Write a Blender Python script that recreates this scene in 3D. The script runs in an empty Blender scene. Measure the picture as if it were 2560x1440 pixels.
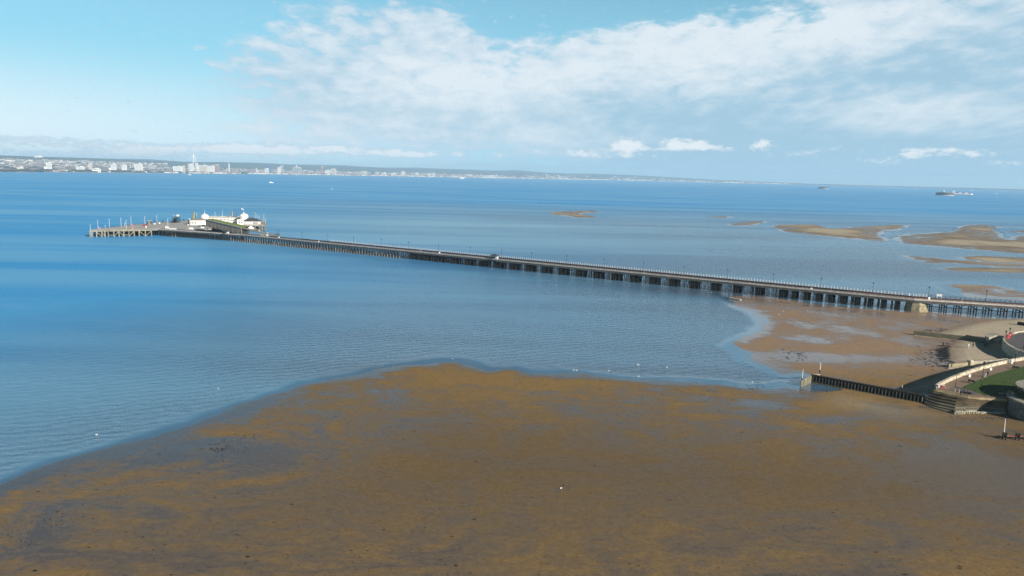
import bpy, bmesh, math, random
import numpy as np
from mathutils import Vector, Matrix
random.seed(7); rng = np.random.default_rng(7)
sc = bpy.context.scene
C = sc.collection
# ------------------------------------------------------------------ camera model (pixel -> point in the world)
F = 1775.; H = 60.; PITCH = math.atan(283/1775); ROLL = math.atan(.0234)
cp, sp = math.cos(PITCH), math.sin(PITCH); cr, sr = math.cos(ROLL), math.sin(ROLL)
def ray(x, y):
    u = (x-1280)/F; v = (720-y)/F
    a = u*cr-v*sr; b = u*sr+v*cr
    return (a, cp+b*sp, -sp+b*cp)
def P(x, y, z=0.):
    r = ray(x, y); t = (z-H)/r[2]
    return Vector((r[0]*t, r[1]*t, z))
def at(x, y, D):
    r = ray(x, y); t = D/math.hypot(r[0], r[1])
    return Vector((r[0]*t, r[1]*t, H+r[2]*t))
def proj(X, Y, Z):
    dz = Z-H; c = Y*cp-dz*sp; b = (Y*sp+dz*cp)/c; a = X/c
    return 1280+F*(a*cr+b*sr), 720-F*(-a*sr+b*cr)
def zat(p, y):                                   # height above plan point p that shows at pixel row y
    lo, hi = -20., 400.
    for _ in range(40):
        m = (lo+hi)/2
        if proj(p[0], p[1], m)[1] > y: lo = m
        else: hi = m
    return lo
def lerp(a, b, t): return a+(b-a)*t
def interp(x, pts):
    for (x0, y0), (x1, y1) in zip(pts, pts[1:]):
        if x <= x1: return y0+(y1-y0)*(x-x0)/(x1-x0)
    return pts[-1][1]

# ------------------------------------------------------------------ node helper + materials
class N:
    def __init__(s, nt): s.nt = nt
    def new(s, t, **k):
        n = s.nt.nodes.new(t)
        for a, b in k.items(): setattr(n, a, b)
        return n
    def put(s, sock, v):
        if isinstance(v, bpy.types.NodeSocket): s.nt.links.new(v, sock)
        elif v is not None: sock.default_value = v
    def m(s, op, a, b=None, c=None, clamp=False):
        n = s.new('ShaderNodeMath', operation=op, use_clamp=clamp)
        s.put(n.inputs[0], a); s.put(n.inputs[1], b); s.put(n.inputs[2], c)
        return n.outputs[0]
    def vm(s, op, a, b=None):
        n = s.new('ShaderNodeVectorMath', operation=op)
        s.put(n.inputs[0], a); s.put(n.inputs[1], b)
        return n.outputs['Value'] if op == 'LENGTH' else n.outputs[0]
    def mix(s, f, a, b, blend='MIX'):
        n = s.new('ShaderNodeMix', data_type='RGBA', blend_type=blend)
        s.put(n.inputs[0], f)
        for i, v in ((6, a), (7, b)):
            s.put(n.inputs[i], (*v, 1) if isinstance(v, tuple) and len(v) == 3 else v)
        return n.outputs[2]
    def sm(s, x, a, b, lo=0., hi=1.):
        n = s.new('ShaderNodeMapRange', interpolation_type='SMOOTHSTEP')
        s.put(n.inputs[0], x); s.put(n.inputs[1], a); s.put(n.inputs[2], b); s.put(n.inputs[3], lo); s.put(n.inputs[4], hi)
        return n.outputs[0]
    def lin(s, x, a, b, lo=0., hi=1.):
        n = s.new('ShaderNodeMapRange')
        s.put(n.inputs[0], x); s.put(n.inputs[1], a); s.put(n.inputs[2], b); s.put(n.inputs[3], lo); s.put(n.inputs[4], hi)
        return n.outputs[0]
    def noise(s, vec, scale, detail=4, rough=.55, dist=0.):
        n = s.new('ShaderNodeTexNoise')
        s.put(n.inputs['Vector'], vec); n.inputs['Scale'].default_value = scale; n.inputs['Detail'].default_value = detail
        n.inputs['Roughness'].default_value = rough; n.inputs['Distortion'].default_value = dist
        return n.outputs[0]
    def map(s, vec, scale=(1, 1, 1), rot=(0, 0, 0), loc=(0, 0, 0)):
        n = s.new('ShaderNodeMapping'); s.put(n.inputs[0], vec)
        n.inputs[1].default_value = loc; n.inputs[2].default_value = rot; n.inputs[3].default_value = scale
        return n.outputs[0]
    def attr(s, name): return s.new('ShaderNodeAttribute', attribute_name=name).outputs['Fac']
    def bump(s, h, strength, dist=1.):
        n = s.new('ShaderNodeBump'); s.put(n.inputs['Height'], h)
        n.inputs['Strength'].default_value = strength; n.inputs['Distance'].default_value = dist
        return n.outputs[0]
M = {}
def base_mat(name):
    m = bpy.data.materials.new(name); m.use_nodes = True; M[name] = m
    nt = m.node_tree; return m, N(nt), nt.nodes['Principled BSDF']
def mat(name, col, rough=.7, var=.25, scale=1.5, col2=None, bump=0., streak=False, metal=0., spec=.4):
    m, n, b = base_mat(name)
    tc = n.new('ShaderNodeTexCoord').outputs['Object']
    v = n.map(tc, (1, 1, .12)) if streak else tc
    f = n.sm(n.noise(v, scale, 6, .6), .3, .7)
    c2 = col2 or tuple(c*(1-var) for c in col)
    c1 = tuple(min(1, c*(1+var*.5)) for c in col) if not col2 else col
    n.put(b.inputs['Base Color'], n.mix(f, c2, c1))
    b.inputs['Roughness'].default_value = rough; b.inputs['Metallic'].default_value = metal
    b.inputs['Specular IOR Level'].default_value = spec
    if bump: n.put(b.inputs['Normal'], n.bump(n.noise(v, scale*4, 4), bump, .1))
    return m
mat('white paint', (.78, .77, .74), .5, .12, .6)
mat('warm white', (.74, .70, .62), .6, .15, .3)
mat('pale timber', (.37, .33, .24), .8, .4, .8, streak=True)
mat('weathered timber', (.30, .26, .20), .85, .4, .9, streak=True)
mat('dark timber', (.030, .026, .022), .85, .5, .7)
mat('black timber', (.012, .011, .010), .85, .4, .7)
mat('grey boarding', (.20, .16, .13), .85, .45, .35, col2=(.34, .305, .275), streak=True)
mat('rust deck', (.105, .050, .036), .85, .45, .5)
mat('rail pale', (.58, .52, .48), .6, .25, .8)
mat('fascia grey', (.10, .095, .09), .8, .4, .5)
mat('deck grey', (.36, .345, .325), .8, .25, .12, col2=(.48, .465, .44))
mat('iron black', (.014, .014, .016), .5, .3, 2.)
mat('iron blue', (.030, .040, .058), .5, .3, 1.)
mat('roof slate', (.075, .08, .095), .7, .3, .8)
mat('roof moss', (.16, .25, .035), .95, .5, .35, col2=(.19, .19, .07))
mat('roof tan', (.30, .25, .19), .85, .3, .4)
mat('stone pale', (.36, .31, .20), .9, .45, .9, bump=.6)
mat('stone grey', (.22, .20, .175), .9, .5, 1.2, col2=(.10, .095, .08), bump=.8)
mat('concrete', (.36, .33, .26), .9, .35, .6, bump=.3)
mat('concrete dark', (.10, .09, .065), .9, .5, .5, col2=(.17, .15, .10), bump=.4)
mat('parapet', (.56, .48, .36), .85, .5, .9, bump=.3)
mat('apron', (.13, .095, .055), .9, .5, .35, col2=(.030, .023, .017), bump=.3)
mat('apron lit', (.42, .32, .18), .9, .35, .4, bump=.2)  # sunlit copy of the apron, the light put into a paler tone
mat('paving', (.235, .165, .115), .9, .2, .6)
mat('tarmac', (.115, .105, .11), .9, .25, .35)
mat('lawn', (.045, .105, .014), .95, .35, .35, col2=(.065, .085, .018), bump=.5)
mat('shrub', (.05, .07, .018), .9, .6, 2.5, col2=(.09, .08, .03))
mat('glass dark', (.03, .035, .04), .15, .2, 1.)
mat('red', (.50, .04, .05), .5, .2, 1.)
mat('pink red', (.52, .03, .10), .4, .15, 1.)
mat('silver', (.32, .33, .34), .35, .15, 1.)
mat('rust pipe', (.20, .075, .045), .8, .4, .8)
mat('weed', (.012, .011, .012), .6, .4, 2.)
mat('rock', (.10, .09, .08), .8, .5, 1.5)
mat('skin', (.50, .32, .24), .6, .1, 3.)
mat('navy cloth', (.014, .018, .035), .9, .2, 4.)
mat('black cloth', (.010, .010, .012), .9, .2, 4.)
mat('white cloth', (.70, .70, .70), .9, .1, 4.)
mat('pink cloth', (.62, .25, .30), .9, .1, 4.)
mat('red cloth', (.45, .05, .05), .9, .1, 4.)
mat('blue cloth', (.08, .12, .25), .9, .1, 4.)
mat('hair', (.04, .025, .018), .8, .2, 4.)
mat('gull white', (.82, .82, .80), .7, .05, 3.)
mat('gull grey', (.35, .37, .40), .7, .05, 3.)
mat('cream', (.68, .60, .42), .6, .1, 2.)
mat('straw', (.50, .43, .20), .9, .3, .8)
mat('hill far', (.035, .065, .085), 1., .3, .0025)
mat('town ground', (.055, .075, .075), 1., .5, .004, col2=(.11, .11, .10))
mat('wood far', (.035, .045, .025), 1., .5, .02)
mat('far white', (.80, .78, .75), .8, .12, .02)
mat('far cream', (.66, .60, .52), .8, .15, .02)
mat('far brick', (.40, .24, .19), .8, .2, .02)
mat('far grey', (.36, .37, .37), .8, .2, .02)
mat('far blue', (.05, .14, .27), .5, .2, .02)
mat('far roof', (.26, .20, .18), .8, .3, .02)
mat('far beach', (.42, .36, .29), .9, .2, .01)
mat('hull dark', (.03, .035, .045), .6, .3, .05)
mat('fort stone', (.10, .09, .085), .8, .4, .06)
mat('foam', (.75, .78, .80), .8, .1, .1)

# ------------------------------------------------------------------ mesh builder
class MB:
    def __init__(s): s.v = []; s.f = []; s.mi = []; s.cur = 0
    def add(s, vs, fs):
        b = len(s.v); s.v += [tuple(p) for p in vs]
        for q in fs: s.f.append(tuple(b+i for i in q)); s.mi.append(s.cur)
        return s
    def box(s, c, d, rz=0.):
        x, y, z = d[0]/2, d[1]/2, d[2]/2; co, si = math.cos(rz), math.sin(rz); vs = []
        for a, b, e in ((-x, -y, -z), (x, -y, -z), (x, y, -z), (-x, y, -z), (-x, -y, z), (x, -y, z), (x, y, z), (-x, y, z)):
            vs.append((c[0]+a*co-b*si, c[1]+a*si+b*co, c[2]+e))
        return s.add(vs, ((0, 3, 2, 1), (4, 5, 6, 7), (0, 1, 5, 4), (1, 2, 6, 5), (2, 3, 7, 6), (3, 0, 4, 7)))
    def beam(s, p, q, w, h):
        p, q = Vector(p), Vector(q); d = (q-p).normalized()
        up = Vector((0, 0, 1)) if abs(d.z) < .95 else Vector((0, 1, 0))
        a = d.cross(up).normalized()*w/2; b = a.cross(d).normalized()*h/2
        vs = [p-a-b, p+a-b, p+a+b, p-a+b, q-a-b, q+a-b, q+a+b, q-a+b]
        return s.add(vs, ((3, 2, 1, 0), (4, 5, 6, 7), (0, 1, 5, 4), (1, 2, 6, 5), (2, 3, 7, 6), (3, 0, 4, 7)))
    def tube(s, p, q, r0, r1=None, n=8):
        r1 = r0 if r1 is None else r1; p, q = Vector(p), Vector(q); d = (q-p).normalized()
        up = Vector((0, 0, 1)) if abs(d.z) < .95 else Vector((1, 0, 0))
        a = d.cross(up).normalized(); b = d.cross(a).normalized(); vs = []
        for c, r in ((p, r0), (q, r1)):
            for i in range(n):
                t = 2*math.pi*i/n; vs.append(c+a*(r*math.cos(t))+b*(r*math.sin(t)))
        fs = [(i, (i+1) % n, n+(i+1) % n, n+i) for i in range(n)]+[tuple(range(n))[::-1], tuple(range(n, 2*n))]
        return s.add(vs, fs)
    def lathe(s, c, prof, n=20, sx=1., sy=1., a0=0.):
        vs = []
        for r, z in prof:
            for i in range(n):
                t = a0+2*math.pi*i/n; vs.append((c[0]+sx*r*math.cos(t), c[1]+sy*r*math.sin(t), c[2]+z))
        fs = []
        for k in range(len(prof)-1):
            for i in range(n):
                j = (i+1) % n; fs.append((k*n+i, k*n+j, (k+1)*n+j, (k+1)*n+i))
        fs += [tuple(range(n))[::-1], tuple(range((len(prof)-1)*n, len(prof)*n))]
        return s.add(vs, fs)
    def prism(s, poly, z0, z1):
        n = len(poly); g = lambda z, i: z[i] if isinstance(z, (list, tuple)) else z
        vs = [(p[0], p[1], g(z0, i)) for i, p in enumerate(poly)]+[(p[0], p[1], g(z1, i)) for i, p in enumerate(poly)]
        ar = sum(poly[i][0]*poly[(i+1) % n][1]-poly[(i+1) % n][0]*poly[i][1] for i in range(n))
        fs = [(i, (i+1) % n, n+(i+1) % n, n+i) for i in range(n)]+[tuple(range(n))[::-1], tuple(range(n, 2*n))]
        if ar < 0: fs = [q[::-1] for q in fs]
        return s.add(vs, fs)
    def hip(s, c, L, W, z, h, rz=0., ridge=.5):
        co, si = math.cos(rz), math.sin(rz); g = lambda a, b, e: (c[0]+a*co-b*si, c[1]+a*si+b*co, e)
        l, w, r = L/2, W/2, L/2*ridge
        vs = [g(-l, -w, z), g(l, -w, z), g(l, w, z), g(-l, w, z), g(-r, 0, z+h), g(r, 0, z+h)]
        return s.add(vs, ((0, 3, 2, 1), (0, 1, 5, 4), (1, 2, 5), (2, 3, 4, 5), (3, 0, 4)))
    def gable(s, c, L, W, z, h, rz=0.):
        return s.hip(c, L, W, z, h, rz, 1.)
    def strip(s, path, off0, off1, z0, z1):      # slab following a path of (point, normal)
        n = len(path); vs = []
        for p, m in path:
            for o in (off0, off1):
                for z in (z0, z1): vs.append((p[0]+m[0]*o, p[1]+m[1]*o, z))
        fs = []
        for i in range(n-1):
            a, b = 4*i, 4*i+4
            fs += [(a, b, b+1, a+1), (a+2, a+3, b+3, b+2), (a+1, b+1, b+3, a+3), (a, a+2, b+2, b)]
        fs += [(0, 1, 3, 2), (4*n-4, 4*n-2, 4*n-1, 4*n-3)]
        return s.add(vs, fs)
    def build(s, name, mats, parent=None, loc=None, local=False, smooth=False, **tags):
        me = bpy.data.meshes.new(name)
        off = Vector((0, 0, 0))
        if parent is not None and not local:
            q = parent
            while q: off += q.location; q = q.parent
        elif loc is not None and not local: off = Vector(loc)
        me.from_pydata([(x-off.x, y-off.y, z-off.z) for x, y, z in s.v], [], s.f)
        for mm in (mats if isinstance(mats, (list, tuple)) else [mats]): me.materials.append(M[mm])
        if any(s.mi): me.polygons.foreach_set('material_index', s.mi)
        if smooth: me.polygons.foreach_set('use_smooth', [True]*len(s.f))
        me.update()
        o = bpy.data.objects.new(name, me); C.objects.link(o)
        if parent is not None: o.parent = parent
        elif loc is not None: o.location = loc
        for k, v in tags.items(): o[k] = v
        return o
def thing(name, label, cat, loc, group=None, rz=0.):
    o = bpy.data.objects.new(name, None); C.objects.link(o); o.empty_display_size = .5
    o.location = loc; o.rotation_euler = (0, 0, rz); o['label'] = label; o['category'] = cat
    if group: o['group'] = group
    return o
def tag(o, label, cat, group=None):
    o['label'] = label; o['category'] = cat
    if group: o['group'] = group
    return o
def dup(root, loc, label, rz=None, scale=None):
    r = root.copy(); C.objects.link(r); r.location = loc; r['label'] = label
    if rz is not None: r.rotation_euler = (0, 0, rz)
    if scale: r.scale = (scale,)*3
    for ch in list(root.children):
        c = ch.copy(); C.objects.link(c); c.parent = r
        for g in list(ch.children):
            d = g.copy(); C.objects.link(d); d.parent = c
    return r
ORD = ['first', 'second', 'third', 'fourth', 'fifth', 'sixth', 'seventh', 'eighth', 'ninth', 'tenth', 'eleventh', 'twelfth', 'thirteenth',
       'fourteenth', 'fifteenth', 'sixteenth', 'seventeenth', 'eighteenth', 'nineteenth', 'twentieth', 'twenty-first', 'twenty-second']

# ------------------------------------------------------------------ camera, sun, sky
cam = bpy.data.objects.new('camera', bpy.data.cameras.new('camera')); C.objects.link(cam)
cam.data.sensor_width = 36; cam.data.lens = 36*F/2560; cam.data.clip_end = 80000; cam.data.clip_start = .5
right = Vector((cr, sr*sp, sr*cp)); up = Vector((-sr, cr*sp, cr*cp)); fwd = Vector((0, cp, -sp))
# columns built from the same model as ray(): x axis, y axis, -view
def axis(u, v): a = u*cr-v*sr; b = u*sr+v*cr; return Vector((a, b*sp, b*cp))
X, Y = axis(1, 0), axis(0, 1); Z = -fwd
cam.matrix_world = Matrix(((X.x, Y.x, Z.x, 0), (X.y, Y.y, Z.y, 0), (X.z, Y.z, Z.z, H), (0, 0, 0, 1)))
sc.camera = cam
ELEV = math.radians(22.); SH = Vector((.73, -.68, 0)).normalized()
sun = bpy.data.objects.new('sun', bpy.data.lights.new('sun', 'SUN')); C.objects.link(sun)
sun.data.energy = 5.0; sun.data.angle = math.radians(.53); sun.data.color = (1., .93, .82)
sd = Vector((SH.x*math.cos(ELEV), SH.y*math.cos(ELEV), math.sin(ELEV)))
sun.rotation_euler = sd.to_track_quat('Z', 'Y').to_euler(); sun.location = (200, -200, 300)

w = bpy.data.worlds.new('World'); sc.world = w; w.use_nodes = True
n = N(w.node_tree); bg = w.node_tree.nodes['Background']
sky = n.new('ShaderNodeTexSky', sky_type='NISHITA'); sky.sun_disc = False
sky.sun_elevation = ELEV; sky.sun_rotation = math.atan2(SH.x, SH.y); sky.altitude = 50; sky.dust_density = .6; sky.ozone_density = 2.5; sky.air_density = 1.
gen = n.new('ShaderNodeTexCoord').outputs['Generated']
sx = n.new('ShaderNodeSeparateXYZ'); n.put(sx.inputs[0], n.vm('NORMALIZE', gen))
hx, hy, hz = sx.outputs
ah = n.m('SQRT', n.m('ADD', n.m('MULTIPLY', hx, hx), n.m('MULTIPLY', hy, hy)))
az = n.m('ARCTAN2', hx, hy); el = n.m('DIVIDE', hz, n.m('MAXIMUM', ah, .02))
cb = n.new('ShaderNodeCombineXYZ'); n.put(cb.inputs[0], az); n.put(cb.inputs[1], el)
ae = cb.outputs[0]
warp = n.noise(n.map(ae, (9, 22, 1)), 1., 5, .6)
def aze(x, y):
    r = ray(x, y); return math.atan2(r[0], r[1]), r[2]/math.hypot(r[0], r[1])
def blobs(lst, start, p=ae):
    acc = start
    for (x, y, rx, ry, amp) in lst:
        a0, e0 = aze(x, y)
        q = n.vm('MULTIPLY', n.vm('SUBTRACT', p, (a0, e0, 0)), (F/rx, F/ry, 0))
        acc = n.m('MULTIPLY_ADD', n.sm(n.vm('LENGTH', q), 0., 1.35, 1., 0.), amp, acc)
    return acc
elp = n.m('MAXIMUM', el, .0)
# cloud sheet seen low: coordinates squeezed towards the horizon
inv = n.m('DIVIDE', 1., n.m('ADD', elp, .20))
cp2 = n.new('ShaderNodeCombineXYZ'); n.put(cp2.inputs[0], n.m('MULTIPLY', n.m('MULTIPLY', az, inv), 1.)); n.put(cp2.inputs[1], n.m('MULTIPLY', inv, .62))
nz = n.noise(cp2.outputs[0], 3.2, 10, .60, .4)
nz3 = n.noise(n.map(ae, (26, 66, 1), loc=(3, 9, 0)), 1., 8, .58, .35)
nz2 = n.noise(n.map(cp2.outputs[0], (1, 1, 1), loc=(7, 3, 0)), 8.5, 9, .56, .2)
S = blobs([(1500, 240, 1000, 200, .95), (2350, 210, 900, 360, 1.15), (800, 130, 420, 120, .44), (560, 130, 170, 60, .34), (1010, 40, 420, 80, .34), (780, 290, 560, 110, .50),
           (1330, 35, 190, 70, -.95), (1680, 15, 330, 60, -.75), (1960, 60, 150, 50, -.5), (150, 110, 480, 250, -.9), (1420, 10, 60, 35, .6), (570, 10, 130, 70, -.5)], -.28)
S = n.m('MULTIPLY_ADD', n.m('SUBTRACT', nz, .5), 1.5, S)
S = n.m('MULTIPLY_ADD', n.m('SUBTRACT', nz2, .5), 1.15, S)
S = n.m('MULTIPLY_ADD', n.m('SUBTRACT', nz3, .5), n.sm(el, .02, .14, .5, 1.7), S)
cover = n.m('MULTIPLY', n.sm(S, -.20, .50), n.sm(el, .26, .50, 1., .12))
Wt = blobs([(950, 110, 480, 140, .22), (1700, 130, 420, 120, .55), (2280, 290, 280, 60, .50), (1250, 200, 300, 70, .25), (1430, 350, 260, 60, .35), (1150, 220, 300, 90, .3), (700, 330, 600, 90, .3), (2150, 50, 330, 70, .45),
            (2480, 150, 260, 120, -.12), (2050, 400, 750, 110, -.48), (2150, 210, 350, 60, -.15), (1700, 270, 350, 50, -.12)], .32)
Wt = n.m('MULTIPLY_ADD', n.m('SUBTRACT', nz2, .5), .75, Wt)
Wt = n.m('MULTIPLY_ADD', n.m('SUBTRACT', nz, .5), .5, Wt)
Wt = n.m('MULTIPLY_ADD', n.m('SUBTRACT', nz3, .5), n.sm(el, .03, .14, .35, 1.15), Wt)
K = 10.
ccol = n.mix(n.sm(Wt, 0., 1.), tuple(c*K for c in (.36, .56, .71)), tuple(c*K for c in (.79, .85, .90)))
clear = n.mix(1., sky.outputs[0], (.92, 1.28, 1.18, 1), 'MULTIPLY')
hzn = n.sm(el, .0, .15, 1., 0.)
left = n.sm(az, -.75, .15, 1., .12)
clear = n.mix(n.m('MULTIPLY', n.m('MULTIPLY', hzn, left), .85), clear, tuple(c*K for c in (.82, .94, .98)))
clear = n.mix(n.sm(el, .02, .42, .8, .0), clear, tuple(c*K for c in (.30, .66, .87)))
clear = n.mix(n.m('MULTIPLY', n.sm(el, .0, .16, 1., 0.), n.m('MULTIPLY', left, .9)), clear, tuple(c*K for c in (.95, 1.02, 1.04)))
col = n.mix(n.m('MULTIPLY', cover, .93), clear, ccol)
# low cumulus over the horizon
edge = n.m('MULTIPLY', n.m('SUBTRACT', n.noise(n.map(ae, (75, 150, 1)), 1., 6, .62), .5), 2.0)
L = blobs([(1568, 364, 50, 24, 1.1), (1690, 360, 48, 20, .95), (1748, 361, 24, 15, .9), (1905, 362, 34, 18, .8), (1455, 384, 66, 16, .75), (2285, 384, 50, 16, .8),
           (2420, 384, 70, 11, .6), (700, 375, 150, 19, .95), (560, 372, 90, 15, .8), (960, 381, 150, 15, .85), (1150, 387, 26, 12, .7), (1250, 386, 40, 11, .55), (380, 374, 130, 18, .85),
           (100, 354, 190, 13, .6), (1330, 378, 60, 10, .55), (1560, 390, 90, 8, .45), (1790, 368, 60, 9, .55), (1990, 385, 70, 8, .45), (2360, 372, 60, 8, .45), (1050, 388, 80, 9, .5), (840, 368, 50, 12, .6), (1660, 372, 220, 12, .35), (200, 385, 260, 12, .5), (2200, 402, 60, 10, .5), (2510, 408, 60, 8, .5), (2080, 372, 90, 9, .4)], -.17)
L = n.m('ADD', L, edge)
lc = n.mix(n.sm(L, .1, .8), tuple(c*K for c in (.50, .66, .76)), tuple(c*K for c in (.90, .92, .93)))
col = n.mix(n.m('MULTIPLY', n.sm(L, .0, .40), .95), col, lc)
col = n.mix(1., col, n.mix(n.sm(el, .24, .55), (1., 1., 1.), (.10, .13, .19)), 'MULTIPLY')
n.put(bg.inputs[0], col); bg.inputs[1].default_value = .076

# ------------------------------------------------------------------ ground, sea: one polar grid each
LAND = [(-700, 1540), (-300, 1350), (0, 1223), (152, 1160), (264, 1122), (355, 1089), (432, 1058), (508, 1038), (594, 1018), (686, 990), (762, 959), (863, 941), (965, 921), (1040, 908),
        (1092, 903), (1143, 903), (1194, 911), (1240, 921), (1300, 921), (1347, 933), (1400, 928), (1448, 931), (1550, 942), (1652, 950), (1769, 958), (1866, 967), (1935, 970), (1955, 962),
        (1985, 966), (2000, 968), (2030, 952), (2026, 940), (1990, 933), (1950, 938), (1917, 925), (1886, 911), (1855, 891), (1831, 868), (1843, 852), (1878, 841), (1913, 817), (1918, 800), (1895, 783),
        (1850, 765), (1818, 752), (1808, 737), (1886, 741), (1964, 749), (2042, 759), (2120, 766), (2238, 775), (2330, 779), (2440, 790), (2560, 797), (2800, 815), (3600, 900), (3600, 1900), (-700, 1900)]
BANKS = [[(1372, 531), (1424, 527.5), (1480, 526.5), (1525, 528.5), (1480, 531), (1450, 535), (1480, 539), (1506, 542.5), (1468, 545), (1444, 544), (1385, 536)],
         [(1764, 543), (1790, 541), (1849, 542), (1803, 544.8)],
         [(1810, 563), (1849, 555), (1893, 553), (1926, 555), (1880, 562), (1849, 565.5)],
         [(1928, 566), (1946, 562), (2003, 561), (2044, 561), (2058, 567), (2075, 572), (2132, 569), (2235, 561.5), (2276, 563), (2248, 572.5), (2204, 581.5), (2196, 590.5), (2232, 605), (2222, 606.5), (2132, 598), (2029, 588), (1952, 579)],
         [(2238, 607), (2253, 603.5), (2235, 590.5), (2266, 587), (2338, 583), (2390, 576), (2392, 569), (2408, 563.5), (2454, 561), (2511, 567), (2480, 576.5), (2506, 581.5), (2508, 592), (2526, 600), (2530, 592), (2560, 588), (2900, 592), (2900, 662), (2560, 634.5), (2467, 627), (2364, 618), (2287, 612)],
         [(2243, 635), (2292, 639), (2390, 649), (2450, 655), (2560, 663.5), (2900, 680), (2900, 690), (2560, 668), (2400, 660), (2310, 657), (2275, 646)],
         [(2390, 643), (2441, 639), (2560, 643), (2900, 655), (2900, 672), (2560, 661), (2467, 654)],
         [(2333, 668), (2390, 666), (2560, 669), (2900, 684), (2900, 705), (2560, 683), (2467, 682), (2377, 676)],
         [(2343, 714), (2390, 711), (2467, 714), (2560, 728), (2900, 770), (2900, 790), (2560, 746), (2420, 739), (2370, 728)],
         [(2518, 578), (2560, 575.5), (2900, 573), (2900, 588), (2560, 585)]]
DRY = [[(2395, 846), (2350, 836), (2420, 815), (2480, 803), (2560, 798), (2900, 815), (2900, 930), (2560, 905), (2470, 905), (2385, 905), (2380, 875), (2400, 855)],
       [(2100, 975), (2200, 1000), (2330, 1030), (2420, 1042), (2240, 1060), (2050, 1020), (2020, 985)]]
POOL = [[(2010, 965), (2040, 957), (2078, 964), (2096, 973), (2060, 977), (2020, 973)]]
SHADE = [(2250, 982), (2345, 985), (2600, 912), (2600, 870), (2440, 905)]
def polyw(pp): return np.array([P(x, max(y, 500), 0.)[:2] for x, y in pp])
def sdist(px, py, poly):
    d = np.full(px.shape, 1e18); ins = np.zeros(px.shape, bool); n_ = len(poly)
    for i in range(n_):
        ax, ay = poly[i]; bx, by = poly[(i+1) % n_]; ex, ey = bx-ax, by-ay
        t = np.clip(((px-ax)*ex+(py-ay)*ey)/(ex*ex+ey*ey+1e-9), 0, 1)
        d = np.minimum(d, (px-ax-t*ex)**2+(py-ay-t*ey)**2)
        c = ((ay > py) != (by > py)); xi = ax+(py-ay)/(by-ay+1e-12)*ex
        ins ^= c & (px < xi)
    d = np.sqrt(d); return np.where(ins, d, -d)
TAB = rng.random((256, 256))
def vnoise(x, y, s):
    x = x/s+100; y = y/s+100; i = np.floor(x).astype(int); j = np.floor(y).astype(int); fx = x-i; fy = y-j
    fx = fx*fx*(3-2*fx); fy = fy*fy*(3-2*fy); g = lambda a, b: TAB[a % 256, b % 256]
    return (g(i, j)*(1-fx)+g(i+1, j)*fx)*(1-fy)+(g(i, j+1)*(1-fx)+g(i+1, j+1)*fx)*fy-.5
def fbm(x, y, s): return vnoise(x, y, s)+.5*vnoise(x+37, y-11, s*.5)+.25*vnoise(x-5, y+71, s*.25)
def field(x, y):
    """signed distance to the shore (+ on land), dry-sand mask, ground height"""
    sh = x.shape; x = x.ravel(); y = y.ravel()
    jx = x+4.0*fbm(x, y, 26.)+2.0*fbm(x+50, y, 7.); jy = y+4.0*fbm(x+200, y, 26.)+2.0*fbm(x, y+90, 7.)
    sl = np.full(x.shape, -1e5); near = (np.hypot(x, y) < 1600)
    sl[near] = sdist(jx[near], jy[near], polyw(LAND)); sb = np.full(x.shape, -1e5)
    for b in BANKS: sb[near] = np.maximum(sb[near], sdist(jx[near]+6*fbm(x[near], y[near], 60.), jy[near]+9*fbm(x[near]+9, y[near], 60.), polyw(b)))
    dr = np.zeros(x.shape)
    for b, wd in zip(DRY, (6., 14.)): dr[near] = np.maximum(dr[near], np.clip(sdist(x[near], y[near], polyw(b))/wd+.35, 0, 1)*(1. if wd < 10 else .35))
    dr[near] = np.maximum(dr[near], .75*np.clip(sdist(x[near], y[near], polyw(SHADE))/5.+.5, 0, 1))  # matte dry sand laid over the wall-shadow area to deepen that shade
    s = np.maximum(sl, sb)
    zl = np.where(sl > 0, np.minimum(.012*sl, .30), .035*sl)
    zb = np.where(sb > 0, .08+np.minimum(.022*sb, .7), .03*sb)+np.where(sb > -40, .42*fbm(x+77, y, 46.)+.12*fbm(x, y+500, 16.), 0)*np.clip(1.15-sb/60., .1, 1)*np.clip(1+sb/40., 0, 1)
    z = np.maximum(np.maximum(zl, zb), -4.)
    z = z+np.where(s > -20, .07*fbm(x, y, 22.)*np.clip((s+20)/20, 0, 1)*np.clip(1.2-s/70, .35, 1), 0)
    z = np.where((s < 2) & (s > -2), z, z)
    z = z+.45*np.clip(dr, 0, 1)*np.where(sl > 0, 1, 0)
    pl = sdist(x[near], y[near], polyw(POOL[0])); t = z[near]; t = np.where(pl > -1, np.minimum(t, -.05-.05*np.clip(pl, 0, 6)), t); z[near] = t
    s[near] = np.where(pl > -1, -np.maximum(pl, .2), s[near])
    dry = np.maximum(dr, np.where(sb > 0, np.clip((sb-6)/80.+1.3*fbm(x*.9, y+31, 60.)+.6*fbm(x+3, y, 22.), 0, .95), 0))
    return s.reshape(sh), dry.reshape(sh), z.reshape(sh), sb.reshape(sh)
def grid(step, pxstep, rmax):
    r = [30.]
    while r[-1] < rmax: r.append(r[-1]+max(.5*step, min(r[-1]**2/(F*H)*2.2*step, 1200.)))
    r = np.array(r)
    inner = np.arctan(np.linspace(-1400, 1400, int(2800/pxstep)+1)/F)
    out = np.linspace(inner[-1], math.radians(80), 34)[1:]
    th = np.concatenate([-out[::-1], inner, out])
    R, T = np.meshgrid(r, th, indexing='ij'); return R*np.sin(T), R*np.cos(T)
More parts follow.
